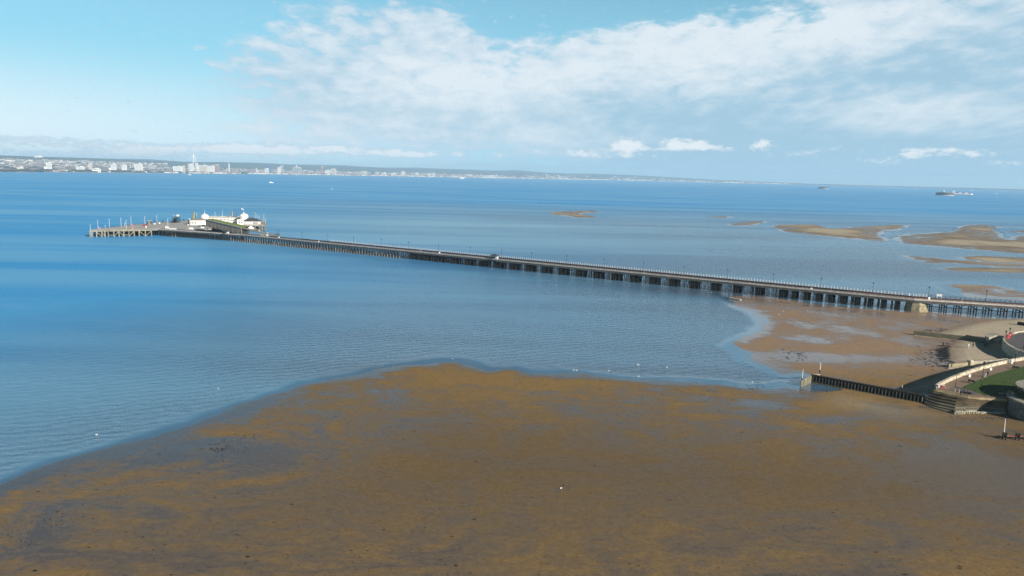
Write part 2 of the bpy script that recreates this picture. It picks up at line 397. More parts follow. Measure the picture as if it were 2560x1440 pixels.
def gridmesh(name, x, y, z, attrs, material):
    nr, nc = x.shape; me = bpy.data.meshes.new(name)
    co = np.stack([x, y, z], -1).reshape(-1, 3).astype(np.float32)
    i = np.arange(nr*nc).reshape(nr, nc)
    q = np.stack([i[:-1, :-1], i[:-1, 1:], i[1:, 1:], i[1:, :-1]], -1).reshape(-1, 4)[:, ::-1].astype(np.int32)
    me.vertices.add(len(co)); me.vertices.foreach_set('co', co.ravel())
    me.loops.add(q.size); me.loops.foreach_set('vertex_index', q.ravel())
    me.polygons.add(len(q)); me.polygons.foreach_set('loop_start', np.arange(0, q.size, 4, dtype=np.int32))
    me.update(calc_edges=True); me.polygons.foreach_set('use_smooth', np.ones(len(q), bool))
    for k, a in attrs.items():
        me.attributes.new(k, 'FLOAT', 'POINT').data.foreach_set('value', a.ravel().astype(np.float32))
    me.materials.append(material); o = bpy.data.objects.new(name, me); C.objects.link(o); o['kind'] = 'structure'; return o
# sand
m, n, b = base_mat('sand'); pos = n.new('ShaderNodeNewGeometry').outputs['Position']
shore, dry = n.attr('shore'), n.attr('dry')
p2 = n.map(pos, (.8, 1., 1))
big = n.noise(n.map(pos, (.75, 1., 1), (0, 0, .5)), .05, 8, .70, 1.6); mid = n.noise(n.map(pos, (.5, 1.5, 1), (0, 0, .35)), .24, 8, .70, 1.1); fine = n.noise(n.map(pos, (.7, 1.2, 1)), 2.2, 4, .7); grain = n.noise(pos, 8., 4, .75)
fade = n.sm(shore, 12., 80., 0., 1.)
wetv = n.m('ADD', n.m('MULTIPLY', n.m('SUBTRACT', big, .5), 3.0), n.m('MULTIPLY', n.m('SUBTRACT', mid, .5), 1.6))
wetv = n.m('ADD', wetv, n.sm(shore, 0., 7., .8, 0.))
wetv = n.m('ADD', wetv, n.m('MULTIPLY', n.attr('pud'), .7))
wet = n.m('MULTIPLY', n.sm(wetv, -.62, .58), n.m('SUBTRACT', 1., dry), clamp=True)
wet = n.m('MULTIPLY', wet, n.lin(fade, 0., 1., 1., .62))
tone = n.attr('tone')
org = n.mix(fade, (.390, .250, .100), (.240, .166, .086)); org = n.mix(tone, org, (.480, .330, .215))
gry = n.mix(fade, (.122, .107, .107), (.196, .146, .100)); gry = n.mix(tone, gry, (.34, .255, .215))
colr = n.mix(wet, org, gry)
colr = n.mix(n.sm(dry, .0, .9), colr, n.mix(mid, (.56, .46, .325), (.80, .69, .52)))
speck = n.m('MULTIPLY', n.sm(fine, .55, .70), n.sm(grain, .40, .60))
colr = n.mix(n.m('MULTIPLY', speck, n.m('MULTIPLY_ADD', n.m('SUBTRACT', 1., dry), .80, .08)), colr, (.030, .022, .018))
colr = n.mix(n.sm(n.noise(pos, .9, 5, .75), .25, .70, .32, 0.), colr, (.055, .04, .028))
colr = n.mix(n.sm(grain, .32, .66, .52, 0.), colr, (.05, .04, .03))
n.put(b.inputs['Base Color'], colr)
n.put(b.inputs['Roughness'], n.m('ADD', n.lin(wet, 0., 1., .70, .15), n.m('MULTIPLY', dry, .3), clamp=True))
b.inputs['IOR'].default_value = 1.33
n.put(b.inputs['Specular IOR Level'], n.m('MULTIPLY', n.m('MULTIPLY', n.m('POWER', wet, 1.5), n.lin(fade, 0., 1., 1.0, .36)), n.m('SUBTRACT', 1., dry), clamp=True))
n.put(b.inputs['Normal'], n.bump(n.m('ADD', n.m('MULTIPLY', fine, .6), mid), .30, .10))
sand_m = m
# sea
m, n, b = base_mat('sea water'); pos = n.new('ShaderNodeNewGeometry').outputs['Position']
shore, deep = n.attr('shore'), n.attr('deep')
sp3 = n.new('ShaderNodeSeparateXYZ'); n.put(sp3.inputs[0], pos); rx = sp3.outputs[0]
sy = n.new('ShaderNodeSeparateXYZ'); n.put(sy.inputs[0], pos)
streak = n.noise(n.map(pos, (.0016, .011, 1), (0, 0, .05)), 1., 5, .55, .5)
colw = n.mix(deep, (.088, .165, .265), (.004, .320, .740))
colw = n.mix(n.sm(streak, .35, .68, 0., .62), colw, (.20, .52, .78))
colw = n.mix(n.m('MULTIPLY', n.attr('pale'), n.sm(streak, .25, .6, .45, .85)), colw, (.30, .58, .76))  # light sky reflection of a wind lull, put into the far water colour
colw = n.mix(n.sm(shore, -7., -.3, 0., .55), colw, (.05, .095, .17))
sheen_noise = n.noise(n.map(pos, (.6, .6, 1)), .8, 5, .7, 1.)
colw = n.mix(n.m('MULTIPLY', n.sm(n.m('MULTIPLY_ADD', n.m('SUBTRACT', sheen_noise, .5), 1.6, shore), -1.5, -.5), n.m('MULTIPLY', n.sm(shore, -.05, -.45), n.sm(n.noise(pos, .12, 3), .42, .62))), colw, (.12, .16, .20))  # pale waterline sheen put into the water colour, broken up by noise
calm = n.sm(shore, n.lin(rx, -40., 90., -7., -9.), n.lin(rx, -40., 90., -2.0, -2.5), 1., .05)
wv = n.new('ShaderNodeTexWave', wave_type='BANDS', bands_direction='Y'); n.put(wv.inputs['Vector'], n.map(pos, (1, 1, 1), (0, 0, math.radians(-27))))
wv.inputs['Scale'].default_value = .085; wv.inputs['Distortion'].default_value = 9.; wv.inputs['Detail'].default_value = 3.; wv.inputs['Detail Scale'].default_value = .8; wv.inputs['Detail Roughness'].default_value = .6
chop = n.noise(n.map(pos, (.35, 1.1, 1), (0, 0, math.radians(-27))), .6, 6, .62, .4)
hgt = n.m('ADD', n.m('MULTIPLY', wv.outputs['Fac'], .30), n.m('MULTIPLY', chop, 1.0))
hgt = n.m('MULTIPLY', hgt, n.m('MULTIPLY', calm, n.sm(streak, .3, .7, 1., .75)))
bw = n.new('ShaderNodeBump'); n.put(bw.inputs['Height'], hgt); bw.inputs['Strength'].default_value = .55; bw.inputs['Distance'].default_value = .8
nt = m.node_tree; nt.nodes.remove(b); out = nt.nodes['Material Output']
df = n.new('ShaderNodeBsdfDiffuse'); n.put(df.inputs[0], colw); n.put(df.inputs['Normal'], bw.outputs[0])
gl_ = n.new('ShaderNodeBsdfGlossy'); n.put(gl_.inputs['Normal'], bw.outputs[0]); n.put(gl_.inputs['Roughness'], n.m('MULTIPLY_ADD', calm, .20, .06))
fre = n.new('ShaderNodeFresnel'); fre.inputs['IOR'].default_value = 1.33; n.put(fre.inputs['Normal'], bw.outputs[0])
fac = n.m('MULTIPLY', n.m('MINIMUM', n.m('MULTIPLY', fre.outputs[0], 1.25), .72), n.mix(deep, (.95, .95, .95), (.34, .34, .34)))
fac = n.m('MINIMUM', fac, n.m('ADD', n.m('MULTIPLY', n.m('SUBTRACT', 1., calm), n.sm(rx, -30., 70., -.50, -.22)), n.mix(deep, (.62, .62, .62), (.24, .24, .24))))
mx = n.new('ShaderNodeMixShader'); n.put(mx.inputs[0], fac); n.put(mx.inputs[1], df.outputs[0]); n.put(mx.inputs[2], gl_.outputs[0]); n.put(out.inputs['Surface'], mx.outputs[0])
sea_m = m
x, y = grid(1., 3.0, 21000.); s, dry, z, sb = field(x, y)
cA = P(1230, 955, 0); pud0 = -1.1*np.exp(-(((x-cA.x)/30)**2+((y-cA.y)/17)**2))
cB = P(2440, 1180, 0); pud0 = pud0+.9*np.exp(-(((x-cB.x)/22)**2+((y-cB.y)/16)**2))
cD = P(560, 1130, 0); pud0 = pud0+.7*np.exp(-(((x-cD.x)/26)**2+((y-cD.y)/8)**2))
pud = pud0+np.clip(fbm(x, y, 14.)*2.2*np.clip(1-np.abs(y-250)/160., 0, 1), -1, 1)*np.where(x > 60, 1, .25)
tone = np.clip((x-45)/40., 0, 1)*np.clip((y-205)/30., 0, 1)*np.where(y > 430, .40, 1.)
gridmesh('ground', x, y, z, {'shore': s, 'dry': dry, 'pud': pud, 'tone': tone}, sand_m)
x, y = grid(1.6, 4.5, 21000.); s, dry, z, sb = field(x, y)
lx = x/np.maximum(y, 1)*1.0
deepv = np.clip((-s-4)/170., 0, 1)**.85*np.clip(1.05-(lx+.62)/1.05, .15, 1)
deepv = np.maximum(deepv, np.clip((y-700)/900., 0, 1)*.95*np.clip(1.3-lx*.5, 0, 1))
zz = np.where(s > 14, -.6, 0.)
d_ = ((-417.4, 253.2)); nn0 = (.518, .855); off = (x-191.4)*nn0[0]+(y-333.4)*nn0[1]
s = np.where((off > -1) & (off < 55) & (x < 260), np.minimum(s, -12.), s)
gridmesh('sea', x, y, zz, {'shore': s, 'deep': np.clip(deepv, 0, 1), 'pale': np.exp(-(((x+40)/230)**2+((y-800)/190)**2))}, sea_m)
# ------------------------------------------------------------------ the pier
DK = 5.4; PW = 13.
NE = [(300., 301.5), (191.4, 333.4), (-226., 586.6), (-318., 624.)]
SEG = [((b[0]-a[0]), (b[1]-a[1]), math.hypot(b[0]-a[0], b[1]-a[1])) for a, b in zip(NE, NE[1:])]
S0 = -SEG[0][2]; SL = SEG[1][2]; SE = SL+SEG[2][2]
def pseg(i): dx, dy, l = SEG[i]; return (dx/l, dy/l), (dy/l, -dx/l)
def pt(s, off=0.):                                # along the near edge from the stone pier, off = towards the far side
    i, base = (0, S0) if s < 0 else (1, 0.) if s < SL else (2, SL)
    d, nn = pseg(i); return (NE[i][0]+d[0]*(s-base)+nn[0]*off, NE[i][1]+d[1]*(s-base)+nn[1]*off)
def pdir(s): return pseg(0 if s < 0 else 1 if s < SL else 2)
def ppath(s0, s1):
    ks = [s0]+[k for k in (0., SL) if s0 < k < s1]+[s1]; out = []
    for k in ks:
        a = pdir(k-.1 if k > s0 else k+.1)[1]; b_ = pdir(k+.1 if k < s1 else k-.1)[1]
        mx, my = a[0]+b_[0], a[1]+b_[1]; l = math.hypot(mx, my); c = (mx/l*a[0]+my/l*a[1])
        out.append((pt(k), (mx/l/c, my/l/c)))
    return out
def s_at(x, off, z):                              # distance along the pier whose point (off, z) shows at pixel column x
    lo, hi = S0, SE
    for _ in range(50):
        md = (lo+hi)/2; q = pt(md, off)
        if proj(q[0], q[1], z)[0] > x: lo = md
        else: hi = md
    return lo
pier = thing('pier', 'very long dark timber pier striding out from the beach on piles', 'pier', (*pt(200), 0))
MB().strip(ppath(S0, SE), .1, PW, DK-.45, DK).build('deck', 'rust deck', pier)
MB().strip(ppath(S0, SE), .11, 4.2, DK+.004, DK+.03).build('walkway', 'fascia grey', pier)
b = MB(); b.strip(ppath(S0, SE), -.25, .10, DK-1.05, DK+.12)
b.strip(ppath(S0, SE), PW, PW+.3, DK-1.0, DK+.02)
b.build('side_girder', 'fascia grey', pier)
def rail(name, off, s0, s1, step, hgt, material, rails, pw, kerb):
    b = MB()
    if kerb: b.strip(ppath(s0, s1), off-.18, off+.02, DK+.13, DK+kerb)
    for z in rails: b.strip(ppath(s0, s1), off-.05, off+.05, DK+z, DK+z+.07)
    r = b.build(name, material, pier)
    ss = [s0+i*step for i in range(int((s1-s0)/step)+1)]
    keep = set(sorted(ss, key=lambda k: math.hypot(*pt(k)) if proj(*pt(k), DK)[0] < 2575 else 1e6)[:100])
    rest = MB()
    for k in ss:
        q = pt(k, off); p_ = MB() if k in keep else rest
        p_.box((q[0], q[1], DK+hgt/2+.03), (pw, pw, hgt))
        if k in keep: p_.build('post', material, r)
    if rest.v: rest.build('far_posts', material, r, kind='stuff')
sw = s_at(2316, PW, DK)
rail('near_railing', -.05, S0, SE, 2.4, 1.15, 'rail pale', (.80, 1.05), .12, .72)
rail('white_railing', PW-.2, sw, SL-90, 1.55, 1.55, 'white paint', (.5, 1.1), .15, 0)
rail('dark_railing', PW-.2, S0, sw-.8, 2.1, 1.35, 'iron black', (.55, 1.2), .14, 0)
b = MB(); b.strip(ppath(sw, SL-60), PW-2.4, PW-2.1, DK+.03, DK+.55); b.strip(ppath(sw, SL-60), 4.6, 4.9, DK+.03, DK+.32); b.build('rail_wall', 'rust deck', pier)
b = MB()
for o in (6., 7.5, 8.6, 10.1): b.strip(ppath(30, SL), o, o+.12, DK+.035, DK+.17)
b.build('track', 'iron black', pier)
# trestles: bents of piles under the deck
def bent(s, offs, r, top, matn, sub, low=-2.5, cap=True, pale=False):
    b = MB(); d, nn = pdir(s)
    if cap:
        a = pt(s, offs[0]-.5); c = pt(s, offs[-1]+.5); b.beam((*a, top+.18), (*c, top+.18), .34, .36)
        b.beam((*pt(s+.3, offs[0]), .6), (*pt(s+.3, offs[-1]), top-.3), .12, .2)
        b.beam((*pt(s-.3, offs[0]), top-.3), (*pt(s-.3, offs[-1]), .6), .12, .2)
    if not sub:
        for o in offs: q = pt(s, o); b.tube((*q, low), (*q, top), r, r, 6)
    t = b.build('trestle', matn, pier)
    if sub:
        for o in offs: q = pt(s, o); MB().tube((*q, low), (*q, top), r, r, 8).build('pile', matn, t)
def crib(s, wd):
    b = MB(); d, nn = pdir(s)
    for o in [.5+i*1.1 for i in range(11)]:
        for e in (-wd/2, 0, wd/2): q = pt(s+e, o); b.tube((*q, -2.5), (*q, DK-.9), .27, .25, 6)
    for e in (-wd/2-.2, wd/2+.2):
        b.beam((*pt(s+e, .1), DK-1.), (*pt(s+e, PW-.4), DK-1.), .3, .4); b.beam((*pt(s+e, .1), 1.8), (*pt(s+e, PW-.4), 1.8), .2, .35)
        b.beam((*pt(s+e, .3), .5), (*pt(s+e, PW-.4), DK-1.2), .14, .25)
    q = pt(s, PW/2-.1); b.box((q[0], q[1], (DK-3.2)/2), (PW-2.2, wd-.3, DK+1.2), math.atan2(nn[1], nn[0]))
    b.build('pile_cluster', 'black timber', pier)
s1980, s1000 = s_at(1955, 0, 3), s_at(1000, 0, 3)
k = 7.; nsub = 0
while k < s1980: crib(k, 1.5); bent(k+2.4, [.5, 3.6, 7, 10, 12.4], .15, DK-.65, 'iron blue', nsub < 8); nsub += 1; k += 5.9
while k < s1000:
    crib(k, 2.3)
    for e in (3.4, 5.0, 8.2): bent(k+e, [.5, 3.2, 6, 9, 12.2], .16, DK-.65, 'iron blue', nsub < 20); nsub += 1
    k += 11.8
far = MB(); fcap = MB()
while k < SE-8:
    for o in (.3, 2.2, 4.5, 7, 9.5, 12.4):
        q = pt(k, o); far.tube((*q, -3.), (*q, DK-.8), .19, .19, 6)
    fcap.beam((*pt(k, -.1), DK-.85), (*pt(k, PW), DK-.85), .3, .3); far.beam((*pt(k+.3, .3), 1.), (*pt(k+.3, 12), DK-1), .15, .2)
    k += 3.1
far.build('far_piles', 'dark timber', pier, kind='stuff'); fcap.build('cap_beams', 'black timber', pier)
k = s_at(1000, 0, 3); i = 0; fr = MB()
while k < SL+10:                                  # pale fender piles along the near side, towards the head
    q = pt(k, -.75+.25*random.random()); t = MB() if i % 2 == 0 and i < 150 else fr
    t.tube((*q, -3.), (*q, 1.6+1.5*random.random()), .26, .22, 7)
    if t is not fr: t.build('fender_pile', 'weathered timber', pier)
    i += 1; k += 2.7
fr.build('fender_piles', 'weathered timber', pier, kind='stuff')
for k in [S0+6+i*6.2 for i in range(int((-S0-12)/6.2)+1)]:        # landward iron bents
    b = MB()
    for o in (.8, 4.4, 8.6, 12.):
        q = pt(k, o); b.tube((*q, -1.), (*q, DK-.5), .28, .24, 8)
    for z in (DK-.75, 2.9): b.beam((*pt(k, .3), z), (*pt(k, 12.5), z), .3, .38)
    b.build('trestle', 'iron black', pier)
b = MB()
for o in (.8, 12.): b.strip(ppath(S0+3, -6), o-.12, o+.12, 2.7, 3.05)
b.build('tie_beam', 'iron black', pier)
# stone abutment
c = pt(-2.2, 4.); b = MB(); d, nn = pdir(1)
b.lathe((c[0], c[1], -1), [(5.6, 0), (5.3, 2.2), (4.9, 4.2), (4.6, 5.25)], 9, .95, .95, .3)
tag(b.build('stone_pier', 'stone pale', loc=(c[0], c[1], 0)), 'round pale stone block carrying the pier above the sand', 'bridge pier')
# lamps on the far side of the pier
def lamp_mb(h, sc_=1.):
    a = MB(); a.tube((0, 0, 0), (0, 0, .9*sc_), .13*sc_, .10*sc_, 8); a.tube((0, 0, .9*sc_), (0, 0, h), .075*sc_, .05*sc_, 8); a.tube((0, -.35*sc_, h-.5), (0, .35*sc_, h-.5), .03, .03, 6)
    l = MB(); l.lathe((0, 0, h), [(.10, 0), (.26, .12), (.30, .55), (.12, .72), (.04, .95)], 8)
    return a, l
def lamp(name, label, loc, h, matn, group, head='glass dark'):
    r = thing(name, label, 'street lamp', loc, group); a, l = lamp_mb(h)
    a.build('post', matn, r, local=True); l.build('lantern', head, r, local=True); return r
LX = [2600, 2466, 2322, 2183, 2052.7, 1933.5, 1819, 1710.6, 1609, 1511, 1417, 1328.7, 1254.5, 1175.4, 1096.7, 1021.5, 953.5, 884, 818.5, 755, 696]
l0 = None
for i, lx in enumerate(LX[1:]):
    k = s_at(lx, PW+.25, DK+3); q = pt(k, PW+.12); lab = 'dark lamp post on the pier, %s along from the shore end' % ORD[i]
    if l0 is None: l0 = lamp('pier_lamp', lab, (*q, DK), 4.6, 'iron black', 'lamp posts along the pier')
    else: dup(l0, (*q, DK), lab)
# shelters on the pier
def shelter(px, label, L, wd):
    k = s_at(px, 1.5, DK+1); q = pt(k, .9); d, nn = pdir(k); rz = math.atan2(d[1], d[0])
    r = thing('pier_shelter', label, 'shelter', (*q, DK), 'shelters along the pier', rz)
    b = MB(); b.box((0, 0, 1.5), (L*.82, wd*.5, .9)); b.box((0, 0, .5), (L*.82, wd*.45, 1.))
    for i in range(5): b.box((-L*.41+L*.205*i, -wd*.30, 1.25), (.14, .14, 2.4))
    b.build('panels', 'white paint', r, local=True)
    b = MB(); b.box((L*.1, wd*.5, 1.35), (L*.6, .05, 1.1)); b.build('glazing', 'glass dark', r, local=True)
    b = MB(); b.hip((0, 0, 0), L*1.12, wd*1.35, 2.45, 1.25, 0, .35); b.build('roof', 'roof slate', r, local=True)
    b = MB(); b.box((0, 1.3, .04), (L*1.3, wd*.9, .18)); b.build('platform', 'fascia grey', r, local=True)
shelter(1238, 'hip-roofed shelter with white panels halfway along the pier', 5.2, 3.2)
shelter(567, 'hip-roofed shelter on the pier road in front of the dark boarded wall', 5.2, 3.2)

# ------------------------------------------------------------------ pier head
HP = [(224, 577), (372, 575), (400, 573.8), (514, 574), (560, 571), (612, 564), (664, 563.5), (661, 553), (600, 549), (520, 548), (400, 556.5), (330, 562.5), (262, 570.2), (226, 574.3)]
HW = [P(x, y, DK) for x, y in HP]
head = thing('pier_platform', 'broad grey pier head platform on a timber frame in deep water', 'pier head', tuple(P(440, 566, 0)))
MB().prism([p[:2] for p in HW], DK-.5, DK-.01).build('deck', 'deck grey', head)
def frame(xs, yz, matn, diag):
    """timber frame under the deck edge: xs = pixel columns of the posts along the row yz(x)"""
    b = MB(); pts = [P(x, yz(x), DK) for x in xs]
    for i, p in enumerate(pts):
        pp = MB(); pp.box((p.x, p.y, 1.3), (.62, .62, 8.2)); pp.build('post', matn, head)
    for p, q in zip(pts, pts[1:]):
        b.beam((p.x, p.y, DK-.35), (q.x, q.y, DK-.35), .5, .75)
    b.beam((pts[0].x, pts[0].y, DK+.75), (pts[-1].x, pts[-1].y, DK+.75), .18, .35)
    b.build('edge_beam', matn, head)
    b = MB()
    for i, (p, q) in enumerate(zip(pts, pts[1:])):
        t = diag[i % len(diag)]
        if t == '\\': b.beam((p.x, p.y, DK-.8), (q.x, q.y, .3), .3, .42)
        elif t == '/': b.beam((p.x, p.y, .3), (q.x, q.y, DK-.8), .3, .42)
        elif t == '-': b.beam((p.x, p.y, 1.5), (q.x, q.y, 1.5), .3, .4)
    if b.v: b.build('brace', matn, head)
frame([224.5, 230, 241, 254, 262, 270, 284, 297, 309, 322, 335, 347.5, 363, 378], lambda x: 577-(x-224)*2/150, 'pale timber', '\\ \\\\ -/\\-/ \\/\\')
frame([613, 626, 638.5, 649, 656, 664], lambda x: 563.6, 'weathered timber', '   \\ ')
e0, e1 = P(664, 563.5, DK), P(661, 553.5, DK); b = MB()
b.beam((e0.x, e0.y, 1.6), (P(613, 563.6, DK).x, P(613, 563.6, DK).y, 1.6), .4, .5); b.beam((e0.x, e0.y, 1.6), (e1.x, e1.y, 1.6), .4, .5); b.beam((e0.x, e0.y, DK-.3), (e1.x, e1.y, DK-.3), .5, .7)
for t in (.15, .3, .45, .6, .8, 1.): q = e0.lerp(e1, t); b.box((q.x, q.y, 1.3), (.5, .5, 8.2))
b.build('side_frame', 'weathered timber', head)
b = MB()                                          # the forest of piles under the platform
def inside(p):
    ok = False
    for i in range(len(HW)):
        a, c = HW[i], HW[(i+1) % len(HW)]
        if (a.y > p[1]) != (c.y > p[1]) and p[0] < a.x+(p[1]-a.y)/(c.y-a.y)*(c.x-a.x): ok = not ok
    return ok
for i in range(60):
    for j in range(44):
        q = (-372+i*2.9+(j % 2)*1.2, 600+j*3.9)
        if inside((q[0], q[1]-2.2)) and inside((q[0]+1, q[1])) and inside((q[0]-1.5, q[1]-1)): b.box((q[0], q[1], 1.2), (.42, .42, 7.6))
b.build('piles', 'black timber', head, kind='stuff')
for x in (385.5, 397, 398.5, 407, 415, 417, 423, 427.5, 431, 439):   # pale mooring piles in front of the road
    q = P(x, 587+(x-385)*.085, 0); tag(MB().tube((q.x, q.y, -3), (q.x+.1, q.y, 4.2+random.random()*1.2), .42, .36, 8).build('mooring_pile', 'pale timber', loc=(q.x, q.y, 0)), 'pale timber pile standing in the water beside the pier road', 'mooring pile', 'mooring piles beside the pier road')
q0, q1 = P(415, 589.6, 0), P(440, 591.7, 0); tag(MB().beam((q0.x, q0.y-.5, 3.2), (q1.x, q1.y-.5, 3.2), .4, .5).build('mooring_beam', 'pale timber', loc=(q0.x, q0.y, 3)), 'pale beam tying the mooring piles beside the pier road', 'beam')
# masts and lamp columns of the head
MASTS = [(245, 551, 570.5), (274, 548, 569), (303, 545, 567), (316, 551, 573.5), (328, 542, 563), (362.5, 541, 560.5), (392.5, 539, 557.8), (420, 547, 569.5), (226, 562, 576), (312, 557.5, 566), (263, 563.5, 570.6),
         (492, 533, 550), (538, 530, 549), (557, 526, 549), (638.5, 531.5, 552), (643, 537, 552), (648, 541, 551.5), (660, 536, 558), (664, 548, 562.8)]
for i, (x, y0, y1) in enumerate(sorted(MASTS)):
    q = P(x, y1, DK); h = zat(q, y0)-DK
    r = thing('lamp_mast', 'slim pale mast on the pier head, %s from the platform\'s left tip' % ORD[i], 'mast', tuple(q), 'pale masts on the pier head')
    MB().tube((0, 0, 0), (0, 0, h), .13, .09, 8).build('pole', 'white paint', r, local=True)
    b = MB(); b.box((.35, 0, h), (.9, .28, .16)); b.build('lamp_head', 'white paint', r, local=True)
def dolphin(x, y0, y1, i):
    q = P(x, y1, DK); h = zat(q, y0)-DK; tag(MB().tube((q.x, q.y, -3), (q.x, q.y, DK+h), .4, .38, 8).build('dark_pile', 'iron blue', loc=(q.x, q.y, 0)), 'dark round pile rising behind the pier head edge', 'mooring pile', 'dark piles behind the pier head')
for i, (x, y0, y1) in enumerate([(386, 550, 557), (407, 549, 556), (450, 546, 553), (459.5, 546.5, 552.5), (391.7, 548, 557)]): dolphin(x, y0, y1, i)
# landing stage lift tower
q = P(441, 557, DK); h = zat(q, 540.5)-DK; r = thing('lift_tower', 'black lattice tower with a white rounded top on the pier head', 'tower', tuple(q))
b = MB()
for x_ in (-2.7, -.6, .5, 2.6):
    for y_ in (-1.5, 1.5): b.box((x_, y_, h/2), (.28, .28, h))
for z_ in (h*.2, h*.45, h*.7, h*.98):
    for y_ in (-1.5, 1.5): b.box((0, y_, z_), (5.4, .22, .3))
for y_ in (-1.5, 1.5):
    b.beam((-2.7, y_, 0), (-.6, y_, h*.7), .15, .2); b.beam((.5, y_, h*.45), (2.6, y_, h*.95), .15, .2); b.beam((2.6, y_, 0), (.5, y_, h*.45), .15, .2); b.beam((-.6, y_, 0), (-2.7, y_, h*.7), .15, .2)
b.box((-1.6, 0, h*.35), (1.6, 2.2, h*.5)); b.box((-4.1, 0, h*.22), (2.2, .2, .2)); b.box((-5, 0, h*.12), (.25, .25, h*.4)); b.box((-4, 0, h*.12), (.25, .25, h*.4))
b.build('frame', 'iron black', r, local=True)
b = MB(); b.lathe((1.55, 0, h), [(1.6, 0), (1.6, .5), (1.3, 1.2), (.7, 1.6), (.15, 1.75)], 14); b.box((-1.6, 0, h+.25), (2.1, 2.6, .3)); b.build('top', 'white paint', r, local=True, smooth=False)
# kiosk
q = P(374.7, 560, DK); r = thing('kiosk', 'small kiosk with dark corner posts and flat roof by the red car', 'kiosk', tuple(q)); h = zat(q, 552)-DK
b = MB(); b.box((0, 0, h*.45), (1.9, 1.7, h*.9)); b.build('wall', 'concrete', r, local=True)
b = MB(); [b.box((x_, y_, h/2), (.35, .35, h)) for x_ in (-1.3, 1.3) for y_ in (-1, 1)]; b.build('post', 'iron black', r, local=True)
MB().box((0, 0, h+.12), (3.2, 2.7, .3)).build('roof', 'rail pale', r, local=True)
def car(px, py, colr, label, rz, sc_=1., group=None):
    q = P(px, py, DK); r = thing('parked_car', label, 'car', tuple(q), group, rz); L, W = 4.3*sc_, 1.8*sc_
    b = MB(); pr = [(-L/2, .35), (-L/2, .85), (-L*.44, .95), (-L*.22, 1.0), (L*.16, 1.0), (L*.42, .85), (L/2, .7), (L/2, .35)]
    vs = [(x_, -W/2, z_) for x_, z_ in pr]+[(x_, W/2, z_) for x_, z_ in pr]; k_ = len(pr)
    b.add(vs, [(i, (i+1) % k_, k_+(i+1) % k_, k_+i) for i in range(k_)]+[tuple(range(k_))[::-1], tuple(range(k_, 2*k_))])
    tp = [(-L*.34, 1.42), (-L*.05, 1.48), (L*.08, 1.42)]
    vs = [(x_, -W*.42, z_) for x_, z_ in tp]+[(x_, W*.42, z_) for x_, z_ in tp]+[(x_, -W*.42, z_-.06) for x_, z_ in tp]+[(x_, W*.42, z_-.06) for x_, z_ in tp]
    b.add(vs, [(0, 1, 4, 3), (1, 2, 5, 4), (0, 3, 9, 6), (2, 8, 11, 5), (0, 6, 7, 1), (1, 7, 8, 2), (3, 4, 10, 9), (4, 5, 11, 10)])
    b.build('body', colr, r, local=True)
    b = MB(); b.add([(-L*.44, -W*.46, .96), (-L*.34, -W*.41, 1.38), (L*.08, -W*.41, 1.38), (L*.22, -W*.46, .98), (-L*.44, W*.46, .96), (-L*.34, W*.41, 1.38), (L*.08, W*.41, 1.38), (L*.22, W*.46, .98)],
                    [(0, 3, 2, 1), (4, 5, 6, 7), (0, 1, 5, 4), (2, 3, 7, 6), (1, 2, 6, 5)]); b.build('windows', 'glass dark', r, local=True)
    for x_ in (-L*.3, L*.31):
        for y_ in (-W*.5, W*.5): MB().tube((x_, y_-.09, .33), (x_, y_+.09, .33), .33, .33, 12).build('wheel', 'black cloth', r, local=True)
    for y_ in (-W*.36, W*.36): MB().box((L/2+.005, y_, .66), (.05, .3, .14)).build('headlight', 'white paint', r, local=True)
car(362.5, 564.5, 'pink red', 'bright red car parked on the left part of the pier head', 3.05, 1.08)
car(499, 566.6, 'silver', 'grey car parked left of the other by the white building', 2.8, .95, 'grey cars by the white building')
car(508, 566, 'glass dark', 'darker car parked against the boarded wall', 2.9, 1., 'grey cars by the white building')
for x, y, wd, hh, lab in ((418, 571.6, 3.4, 1.5, 'stepped white barrier block by a mast on the pier head'), (432, 573.6, 6.4, .9, 'long low white barrier at the edge of the pier head'),
                      (478, 572.8, 3.6, 1.4, 'white hoarding board at the platform edge below the white building'), (506.5, 570.4, 3.0, 1.1, 'white hoarding board beside the corner of the boarded wall')):
    q = P(x, y, DK); b = MB(); b.box((0, 0, hh*.5+.12), (wd, .5, hh)); b.box((-wd*.3, 0, .06), (.5, 1., .12)); b.box((wd*.3, 0, .06), (.5, 1., .12))
    if 'stepped' in lab: b.box((-.7, 0, hh+.4), (1.5, .5, .6))
    o = b.build('barrier', 'white paint', loc=tuple(q), local=True); tag(o, lab, 'barrier', 'white barriers on the pier head')
q = P(430, 573, DK); r = thing('sign_post', 'small white round sign on a pole at the platform edge', 'sign', tuple(P(470.5, 572.4, DK)))
MB().tube((0, 0, 0), (0, 0, 3.4), .09, .09, 6).build('pole', 'rail pale', r, local=True); b = MB(); b.lathe((0, 0, 3.2), [(.3, 0), (.7, .2), (.7, .9), (.3, 1.1)], 10); b.build('plate', 'white paint', r, local=True)
q = P(365, 569.5, DK); o = MB().lathe((0, 0, 0), [(.5, 0), (.5, 1.3), (.35, 1.6), (.3, 1.9)], 10).build('bin', 'white paint', loc=tuple(q), local=True); tag(o, 'white drum in front of the red car', 'bin')
for px, py in ((386.5, 561), (398.5, 559.5)):
    q = P(px, py, DK); o = MB().lathe((0, 0, 0), [(.7, 0), (.95, .5), (.7, 1.2), (.2, 1.4)], 10).build('bollard', 'white paint', loc=tuple(q), local=True); tag(o, 'squat white bollard near the back edge of the pier head', 'bollard', 'white bollards on the pier head')
